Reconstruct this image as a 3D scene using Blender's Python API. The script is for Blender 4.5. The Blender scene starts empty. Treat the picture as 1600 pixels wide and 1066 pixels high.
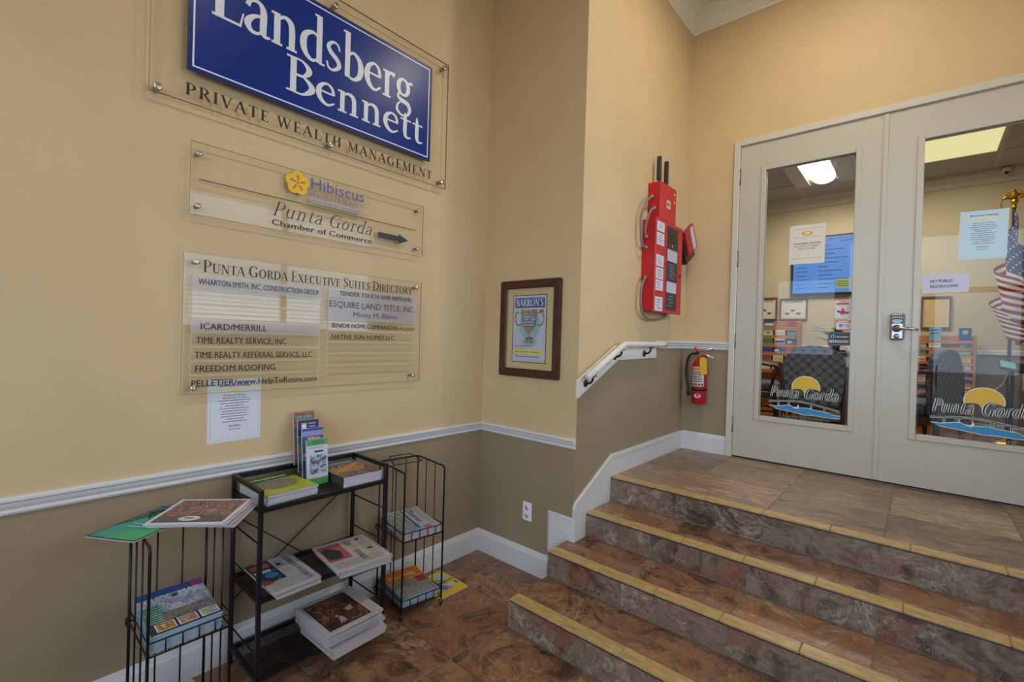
import bpy, math, random
from mathutils import Vector, Matrix
random.seed(7)
C = bpy.context.scene.collection
SC = bpy.context.scene
PI = math.pi
# ------------------------------------------------------------------ camera
cam = bpy.data.cameras.new('camera'); co = bpy.data.objects.new('camera', cam); C.objects.link(co)
CAMP = Vector((2.2922, -2.3127, 1.475)); YAW, PIT, ROL, FPX = .7202, -.0055, .0294, 728.156
fw = Vector((-math.sin(YAW)*math.cos(PIT), math.cos(YAW)*math.cos(PIT), math.sin(PIT)))
rt = Vector((math.cos(YAW), math.sin(YAW), 0)); up = rt.cross(fw)
r2 = rt*math.cos(ROL)+up*math.sin(ROL); u2 = -rt*math.sin(ROL)+up*math.cos(ROL)
mw = Matrix.Identity(4)
for i in range(3): mw[i][0] = r2[i]; mw[i][1] = u2[i]; mw[i][2] = -fw[i]; mw[i][3] = CAMP[i]
co.matrix_world = mw
cam.sensor_width = 36; cam.lens = 36*FPX/1600; cam.clip_start = .05; cam.clip_end = 200
SC.camera = co
# ------------------------------------------------------------------ world, exposure
w = bpy.data.worlds.new('sky'); SC.world = w; w.use_nodes = True
bg = w.node_tree.nodes['Background']; bg.inputs[0].default_value = (.62, .78, 1.0, 1); bg.inputs[1].default_value = 5.6
SC.view_settings.view_transform = 'Standard'; SC.view_settings.look = 'None'
SC.view_settings.gamma = 1; SC.view_settings.exposure = 0.14; SC.view_settings.use_curve_mapping = False
def area(name, loc, rot, sx, sy, power, col=(1, 1, 1), portal=False, spread=PI):
    l = bpy.data.lights.new(name, 'AREA'); l.shape = 'RECTANGLE'; l.size = sx; l.size_y = sy; l.energy = power; l.color = col; l.spread = spread
    if portal: l.cycles.is_portal = True
    o = bpy.data.objects.new(name, l); o.location = loc; o.rotation_euler = rot; C.objects.link(o); return o
XR, YBK = 3.42, -4.05        # right and back walls of the lobby
ZC = 4.2
area('door_portal', (2.25, YBK-.12, 1.7), (PI/2, 0, 0), 2.3, 3.2, 1, portal=True)
area('back_window_portal', (.72, YBK-.12, 2.0), (PI/2, 0, 0), .95, 1.4, 1, portal=True)
area('side_window_portal', (XR+.12, .05, 2.2), (PI/2, 0, PI/2), 2.4, 1.5, 1, portal=True)

# ------------------------------------------------------------------ materials
def lin(c):
    if isinstance(c, str):
        c = c.lstrip('#'); c = [int(c[i:i+2], 16)/255 for i in (0, 2, 4)]
    return tuple((x/12.92 if x <= .04045 else ((x+.055)/1.055)**2.4) for x in c)+(1,)
MC = {}
def mat(hexc, rough=.5, metal=0, spec=.5, name=None):
    k = (hexc, rough, metal, spec)
    if k in MC: return MC[k]
    m = bpy.data.materials.new(name or 'paint_'+hexc.strip('#')); m.use_nodes = True
    b = m.node_tree.nodes['Principled BSDF']
    b.inputs['Base Color'].default_value = lin(hexc); b.inputs['Roughness'].default_value = rough
    b.inputs['Metallic'].default_value = metal; b.inputs['Specular IOR Level'].default_value = spec
    MC[k] = m; return m
def nodes(name):
    m = bpy.data.materials.new(name); m.use_nodes = True
    nt = m.node_tree; return m, nt, nt.nodes['Principled BSDF'], (lambda t: nt.nodes.new(t)), (lambda a, b: nt.links.new(a, b))
def noise(nt, vec, scale, detail=4, dist=0, rough=.55):
    n = nt.nodes.new('ShaderNodeTexNoise'); n.inputs['Scale'].default_value = scale; n.inputs['Detail'].default_value = detail
    n.inputs['Distortion'].default_value = dist; n.inputs['Roughness'].default_value = rough
    nt.links.new(vec, n.inputs['Vector']); return n.outputs[0]
def ramp(nt, fac, stops):
    r = nt.nodes.new('ShaderNodeValToRGB'); e = r.color_ramp.elements
    while len(e) < len(stops): e.new(.5)
    for el, (p, c) in zip(e, stops): el.position = p; el.color = lin(c) if isinstance(c, str) else c
    nt.links.new(fac, r.inputs[0]); return r.outputs[0]
def haze(name, col, k):
    m = bpy.data.materials.new(name); m.use_nodes = True; nt = m.node_tree; b = nt.nodes['Principled BSDF']
    b.inputs['Base Color'].default_value = lin(col); b.inputs['Roughness'].default_value = .15; b.inputs['Alpha'].default_value = k
    return m
def wall_paint(hexc, rough=.6):
    k = ('wall', hexc)
    if k in MC: return MC[k]
    m, nt, b, N, L = nodes('wall_paint_'+hexc.strip('#'))
    tc = N('ShaderNodeTexCoord').outputs['Object']
    n = noise(nt, tc, 2.2, 3)
    c0 = lin(hexc)
    c = ramp(nt, n, [(.3, (c0[0]*.95, c0[1]*.95, c0[2]*.94, 1)), (.7, (c0[0]*1.04, c0[1]*1.04, c0[2]*1.04, 1))])
    L(c, b.inputs['Base Color']); b.inputs['Roughness'].default_value = rough
    bp = N('ShaderNodeBump'); bp.inputs['Strength'].default_value = .25; bp.inputs['Distance'].default_value = .002
    L(noise(nt, tc, 160, 3), bp.inputs['Height']); L(bp.outputs[0], b.inputs['Normal'])
    MC[k] = m; return m
def slate(name, cols, vein, stretch=(1, 1, 1), rough=.38, veinamt=.5, rust=None):
    m, nt, b, N, L = nodes(name)
    tc = N('ShaderNodeTexCoord').outputs['Object']
    oi = N('ShaderNodeObjectInfo').outputs['Random']
    mul = N('ShaderNodeMath'); mul.operation = 'MULTIPLY'; mul.inputs[1].default_value = 37; L(oi, mul.inputs[0])
    add = N('ShaderNodeVectorMath'); add.operation = 'ADD'; L(tc, add.inputs[0]); L(mul.outputs[0], add.inputs[1])
    mp = N('ShaderNodeMapping'); mp.inputs['Scale'].default_value = stretch; L(add.outputs[0], mp.inputs[0])
    v = mp.outputs[0]
    n1 = noise(nt, v, 4.2, 10, 2.2, .68)
    # per-tile shift of the palette
    sh = N('ShaderNodeMath'); sh.operation = 'MULTIPLY_ADD'; sh.inputs[1].default_value = .22; sh.inputs[2].default_value = -.11; L(oi, sh.inputs[0])
    ad = N('ShaderNodeMath'); ad.operation = 'ADD'; L(n1, ad.inputs[0]); L(sh.outputs[0], ad.inputs[1])
    base = ramp(nt, ad.outputs[0], cols)
    n2 = noise(nt, v, 4.5, 10, 3.2, .6)
    vm = ramp(nt, n2, [(.47, (0, 0, 0, 1)), (.497, (1, 1, 1, 1)), (.503, (1, 1, 1, 1)), (.53, (0, 0, 0, 1))])
    n4 = noise(nt, v, 2.1, 3)
    k = N('ShaderNodeMath'); k.operation = 'MULTIPLY'; L(vm, k.inputs[0])
    k2 = ramp(nt, n4, [(.45, (0, 0, 0, 1)), (.62, (veinamt, veinamt, veinamt, 1))]); L(k2, k.inputs[1])
    mx = N('ShaderNodeMix'); mx.data_type = 'RGBA'; L(k.outputs[0], mx.inputs[0]); L(base, mx.inputs[6]); mx.inputs[7].default_value = lin(vein)
    if rust:
        rm = ramp(nt, noise(nt, v, 2.6, 6, 1.2), [(.50, (0, 0, 0, 1)), (.58, (.62, .62, .62, 1))])
        rx = N('ShaderNodeMix'); rx.data_type = 'RGBA'; L(rm, rx.inputs[0]); L(mx.outputs[2], rx.inputs[6])
        L(ramp(nt, n1, [(.38, '#3f2a22'), (.5, rust), (.62, '#6b5046')]), rx.inputs[7]); mx = rx
    # dark speckle
    n3 = noise(nt, v, 26, 6, 1, .7)
    dk = ramp(nt, n3, [(.30, (.55, .52, .5, 1)), (.5, (1, 1, 1, 1)), (.72, (1.18, 1.15, 1.12, 1))])
    mm = N('ShaderNodeMix'); mm.data_type = 'RGBA'; mm.blend_type = 'MULTIPLY'; mm.inputs[0].default_value = 1
    L(mx.outputs[2], mm.inputs[6]); L(dk, mm.inputs[7]); L(mm.outputs[2], b.inputs['Base Color'])
    b.inputs['Roughness'].default_value = rough
    bp = N('ShaderNodeBump'); bp.inputs['Strength'].default_value = .5; bp.inputs['Distance'].default_value = .002
    L(n3, bp.inputs['Height']); L(bp.outputs[0], b.inputs['Normal'])
    return m
def mottled(name, c1, c2, scale=8, rough=.5, stretch=(1, 1, 1), bump=0, dist=0, metal=0):
    m, nt, b, N, L = nodes(name)
    mp = N('ShaderNodeMapping'); mp.inputs['Scale'].default_value = stretch; L(N('ShaderNodeTexCoord').outputs['Object'], mp.inputs[0])
    n = noise(nt, mp.outputs[0], scale, 6, dist)
    L(ramp(nt, n, [(.3, c1), (.7, c2)]), b.inputs['Base Color']); b.inputs['Roughness'].default_value = rough; b.inputs['Metallic'].default_value = metal
    if bump:
        bp = N('ShaderNodeBump'); bp.inputs['Strength'].default_value = bump; bp.inputs['Distance'].default_value = .002
        L(n, bp.inputs['Height']); L(bp.outputs[0], b.inputs['Normal'])
    return m
PH = {}
def photo(cols, scale=14, seed=0.):
    """printed picture: blotches of the given colours"""
    k = (tuple(cols), scale, seed)
    if k in PH: return PH[k]
    m, nt, b, N, L = nodes('printed_picture')
    mp = N('ShaderNodeMapping'); mp.inputs['Location'].default_value = (seed*3.1, seed*1.7, seed); L(N('ShaderNodeTexCoord').outputs['Object'], mp.inputs[0])
    n = noise(nt, mp.outputs[0], scale, 5, 1.2, .6)
    st = [(.37+.27*i/(len(cols)-1), c) for i, c in enumerate(cols)]
    L(ramp(nt, n, st), b.inputs['Base Color']); b.inputs['Roughness'].default_value = .35
    PH[k] = m; return m
def emis(hexc, strength, name='lamp_glow'):
    m = bpy.data.materials.new(name); m.use_nodes = True; b = m.node_tree.nodes['Principled BSDF']
    b.inputs['Base Color'].default_value = (0.02, .02, .02, 1); b.inputs['Emission Color'].default_value = lin(hexc); b.inputs['Emission Strength'].default_value = strength
    return m
def glassy(name, tint=(1, 1, 1), ior=1.5, rough=.0, k=1.0):
    m = bpy.data.materials.new(name); m.use_nodes = True; nt = m.node_tree; nt.nodes.clear()
    o = nt.nodes.new('ShaderNodeOutputMaterial'); t = nt.nodes.new('ShaderNodeBsdfTransparent'); g = nt.nodes.new('ShaderNodeBsdfGlossy')
    t.inputs[0].default_value = (*tint, 1); g.inputs['Roughness'].default_value = rough
    f = nt.nodes.new('ShaderNodeFresnel'); f.inputs[0].default_value = ior
    mu = nt.nodes.new('ShaderNodeMath'); mu.operation = 'MULTIPLY'; mu.inputs[1].default_value = k; mu.use_clamp = True
    mx = nt.nodes.new('ShaderNodeMixShader')
    ge = nt.nodes.new('ShaderNodeNewGeometry'); iv = nt.nodes.new('ShaderNodeMath'); iv.operation = 'MULTIPLY_ADD'; iv.inputs[1].default_value = -k; iv.inputs[2].default_value = k
    nt.links.new(ge.outputs['Backfacing'], iv.inputs[0]); nt.links.new(iv.outputs[0], mu.inputs[1])
    nt.links.new(f.outputs[0], mu.inputs[0]); nt.links.new(mu.outputs[0], mx.inputs[0]); nt.links.new(t.outputs[0], mx.inputs[1]); nt.links.new(g.outputs[0], mx.inputs[2]); nt.links.new(mx.outputs[0], o.inputs[0])
    return m
UPPER = wall_paint('#ceb389'); LOWER = wall_paint('#968369')
TRIM = mat('#d4d2d2', .32, name='trim_gloss'); FRAME = mat('#c9c4b6', .35, name='door_frame_paint'); DOOR = mat('#bdb6a8', .38, name='door_paint')
FLOOR_T = slate('floor_tile_stone', [(.30, '#503a2c'), (.42, '#735742'), (.50, '#8d6d52'), (.56, '#96633e'), (.61, '#7d604a'), (.70, '#ab9276')], '#c2a588', (1, 1, 1), .33, .5, '#84543a')
LAND_T = slate('landing_tile_stone', [(.30, '#59453a'), (.42, '#75604f'), (.50, '#8f7458'), (.55, '#836a58'), (.61, '#9c8166'), (.70, '#a8937a')], '#bda58a', (.8, 1.9, 1), .35, .5)
RISER_T = slate('riser_tile_stone', [(.30, '#44342d'), (.42, '#6c5a4e'), (.50, '#857363'), (.57, '#745f52'), (.64, '#918071'), (.72, '#a99a8a')], '#c9bcb0', (1, 1, 1.2), .36, .45, '#8a4c34')
NOSE_T = mottled('nosing_tile_cream', '#9c7f50', '#c0a26c', 14, .35, (1, 3, 1), .2, .6)
GROUT = mottled('grout', '#7c736c', '#94897f', 60, .9)
EDGE = mat('#4a4a4e', .35, .7)
BLACKM = mat('#17161a', .42, .3, name='black_metal'); WIRE = mat('#151417', .38, .3, name='black_wire')
STEEL = mat('#a8a8ac', .28, .95); ALU = mat('#c8c6c2', .25, .9)
WHITE = mat('#e9e8ec', .5); PAPER = mat('#d9d9e4', .7); INK = mat('#1c1c22', .6); BLK = mat('#101013', .5)
PAGES = mottled('page_edges', '#a8a4b0', '#c4c1cc', 5, .8, (1, 1, 90)); NEWS = mottled('newsprint_edges', '#a39b9c', '#bab2b2', 5, .85, (1, 1, 70))
ACR = glassy('clear_acrylic', (.985, .985, .97), 1.45, 0., .9); ACRE = mat('#8f8468', .3, name='acrylic_edge')
GLASS = glassy('door_glass', (.95, .96, .95), 1.5, 0., .8)
WOOD = mottled('oak_wood', '#a8662a', '#c98743', 6, .4, (1, 1, 9), .1, .5)
DARKW = mottled('mahogany_wood', '#33170f', '#4e2419', 7, .3, (6, 6, 1), .1)

# ------------------------------------------------------------------ mesh builder
class M:
    def __init__(s, T=None): s.v = []; s.f = []; s.m = []; s.mats = []; s.sm = []; s.T = T
    def mi(s, m):
        if m not in s.mats: s.mats.append(m)
        return s.mats.index(m)
    def add(s, vs, fs, m, smooth=False):
        o = len(s.v); s.v += [tuple(p) for p in vs]; i = s.mi(m)
        for f in fs: s.f.append([o+k for k in f]); s.m.append(i); s.sm.append(smooth)
        return s
    def box(s, x0, x1, y0, y1, z0, z1, m):
        return s.add([(x0, y0, z0), (x1, y0, z0), (x1, y1, z0), (x0, y1, z0), (x0, y0, z1), (x1, y0, z1), (x1, y1, z1), (x0, y1, z1)],
                     [(0, 3, 2, 1), (4, 5, 6, 7), (0, 1, 5, 4), (1, 2, 6, 5), (2, 3, 7, 6), (3, 0, 4, 7)], m)
    def cbox(s, x0, x1, y0, y1, z0, z1, m, c=.002, sides=(1, 1, 1)):
        """box with chamfered edges"""
        X = (x0, x1); Y = (y0, y1); Z = (z0, z1); vs = []; idx = {}
        for i in (0, 1):
            for j in (0, 1):
                for k in (0, 1):
                    sx, sy, sz = (1-2*i)*c, (1-2*j)*c, (1-2*k)*c
                    for a, (dx, dy, dz) in enumerate(((0, sy, sz), (sx, 0, sz), (sx, sy, 0))):
                        idx[i, j, k, a] = len(vs); vs.append((X[i]+dx, Y[j]+dy, Z[k]+dz))
        g = lambda i, j, k, a: idx[i, j, k, a]
        F = []
        for i in (0, 1): q = [g(i, 0, 0, 0), g(i, 1, 0, 0), g(i, 1, 1, 0), g(i, 0, 1, 0)]; F.append(q if i else q[::-1])
        for j in (0, 1): q = [g(0, j, 0, 1), g(0, j, 1, 1), g(1, j, 1, 1), g(1, j, 0, 1)]; F.append(q if j else q[::-1])
        for k in (0, 1): q = [g(0, 0, k, 2), g(1, 0, k, 2), g(1, 1, k, 2), g(0, 1, k, 2)]; F.append(q if k else q[::-1])
        for j in (0, 1):
            for k in (0, 1): q = [g(0, j, k, 1), g(1, j, k, 1), g(1, j, k, 2), g(0, j, k, 2)]; F.append(q if (j ^ k) else q[::-1])
        for i in (0, 1):
            for k in (0, 1): q = [g(i, 0, k, 0), g(i, 1, k, 0), g(i, 1, k, 2), g(i, 0, k, 2)]; F.append(q[::-1] if (i ^ k) else q)
        for i in (0, 1):
            for j in (0, 1): q = [g(i, j, 0, 0), g(i, j, 1, 0), g(i, j, 1, 1), g(i, j, 0, 1)]; F.append(q if (i ^ j) else q[::-1])
        for i in (0, 1):
            for j in (0, 1):
                for k in (0, 1): q = [g(i, j, k, 0), g(i, j, k, 1), g(i, j, k, 2)]; F.append(q if (i+j+k) % 2 else q[::-1])
        return s.add(vs, F, m)
    def tube(s, pts, r, m, n=8, closed=False, caps=True):
        P = [Vector(p) for p in pts]; k = len(P); rr = r if isinstance(r, (list, tuple)) else [r]*k
        vs = []; prev = None
        for i in range(k):
            if closed: t = (P[(i+1) % k]-P[i-1])
            else: t = P[min(i+1, k-1)]-P[max(i-1, 0)]
            t.normalize()
            if prev is None: a = t.orthogonal().normalized()
            else:
                a = prev-t*prev.dot(t)
                a = a.normalized() if a.length > 1e-6 else t.orthogonal().normalized()
            prev = a; b = t.cross(a)
            for j in range(n):
                an = 2*PI*j/n; vs.append(P[i]+a*math.cos(an)*rr[i]+b*math.sin(an)*rr[i])
        fs = []
        for i in range(k if closed else k-1):
            for j in range(n):
                i2 = (i+1) % k; fs.append((i*n+j, i*n+(j+1) % n, i2*n+(j+1) % n, i2*n+j))
        if not closed and caps: fs.append(tuple(range(n))[::-1]); fs.append(tuple((k-1)*n+j for j in range(n)))
        return s.add(vs, fs, m, n > 5)
    def cyl(s, a, b, r, m, n=16): return s.tube([a, b], r, m, n)
    def lathe(s, c, prof, m, n=20, axis='z'):
        vs = []; fs = []
        for (r, h) in prof:
            for j in range(n):
                a = 2*PI*j/n; p = (r*math.cos(a), r*math.sin(a), h)
                if axis == 'x': p = (h, r*math.cos(a), r*math.sin(a))
                if axis == 'y': p = (r*math.cos(a), h, -r*math.sin(a))
                vs.append((c[0]+p[0], c[1]+p[1], c[2]+p[2]))
        k = len(prof)
        for i in range(k-1):
            for j in range(n): fs.append((i*n+j, i*n+(j+1) % n, (i+1)*n+(j+1) % n, (i+1)*n+j))
        fs.append(tuple(range(n))[::-1]); fs.append(tuple((k-1)*n+j for j in range(n)))
        return s.add(vs, fs, m, True)
    def prism(s, pts, O, U, V, W, m):
        """closed outline pts (u,v) in plane O,U,V extruded by vector W"""
        O, U, V, W = Vector(O), Vector(U), Vector(V), Vector(W); n = len(pts)
        a = [O+U*p[0]+V*p[1] for p in pts]; b = [q+W for q in a]
        fs = [tuple(range(n))[::-1], tuple(range(n, 2*n))]+[(i, (i+1) % n, n+(i+1) % n, n+i) for i in range(n)]
        return s.add(a+b, fs, m)
    def grid(s, fn, nu, nv, m, smooth=True, mf=None):
        vs = [fn(i/nu, j/nv) for j in range(nv+1) for i in range(nu+1)]; o = len(s.v)
        s.v += [tuple(p) for p in vs]
        for j in range(nv):
            for i in range(nu):
                a = o+j*(nu+1)+i; s.f.append([a, a+1, a+nu+2, a+nu+1]); s.m.append(s.mi(mf(i/nu, j/nv) if mf else m)); s.sm.append(smooth)
        return s
    def build(s, name, parent=None, world=True, kind=None, bevel=0, label=None, solid=0, fix=True):
        me = bpy.data.meshes.new(name)
        xs = [[p[k] for p in s.v] for k in range(3)]; c = [(min(a)+max(a))/2 for a in xs]
        me.from_pydata([(p[0]-c[0], p[1]-c[1], p[2]-c[2]) for p in s.v], [], s.f)
        for m in s.mats: me.materials.append(m)
        me.polygons.foreach_set('material_index', s.m); me.polygons.foreach_set('use_smooth', s.sm); me.update()
        o = bpy.data.objects.new(name, me); C.objects.link(o); o.location = c
        if parent is not None:
            o.parent = parent
            if world: o.location = Vector(c)-Vector(parent['_w']) if '_w' in parent else Vector(c)
        if kind: o['kind'] = kind
        if label: o['label'] = label
        if bevel:
            b = o.modifiers.new('bevel', 'BEVEL'); b.width = bevel; b.segments = 2; b.limit_method = 'ANGLE'; b.angle_limit = .6
        if solid:
            b = o.modifiers.new('solid', 'SOLIDIFY'); b.thickness = solid
        if kind == 'structure' or parent is not None: o['_w'] = tuple(c) if parent is None else tuple(c)
        return o
def thing(name, label, cat, loc=(0, 0, 0), rz=0, group=None):
    o = bpy.data.objects.new(name, None); C.objects.link(o); o.location = loc; o.rotation_euler = (0, 0, rz); o.empty_display_size = .05
    o['label'] = label; o['category'] = cat; o['_w'] = tuple(loc)
    if group: o['group'] = group
    return o
def tag(o, label, cat, group=None):
    o['label'] = label; o['category'] = cat
    if group: o['group'] = group
    return o
def struct(name, b, **k): return b.build(name, kind='structure', **k)
def rnd(pts, r=.02, n=4):
    """round the inner corners of a 3-D polyline"""
    P = [Vector(p) for p in pts]; out = [P[0]]
    for i in range(1, len(P)-1):
        a, b, c = P[i-1], P[i], P[i+1]; d1 = (a-b); d2 = (c-b); q = min(r, d1.length*.45, d2.length*.45)
        s, e = b+d1.normalized()*q, b+d2.normalized()*q
        for k in range(n+1):
            t = k/n; out.append(s*(1-t)**2+b*2*t*(1-t)+e*t*t)
    out.append(P[-1]); return out
def cr(pts, n=6):
    """Catmull-Rom through (x,y,w...)"""
    out = []; k = len(pts)
    for i in range(k-1):
        p0, p1, p2, p3 = pts[max(i-1, 0)], pts[i], pts[i+1], pts[min(i+2, k-1)]
        for j in range(n):
            t = j/n
            out.append(tuple(.5*((2*b)+(-a+c)*t+(2*a-5*b+4*c-d)*t*t+(-a+3*b-3*c+d)*t**3) for a, b, c, d in zip(p0, p1, p2, p3)))
    out.append(tuple(pts[-1])); return out
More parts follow.
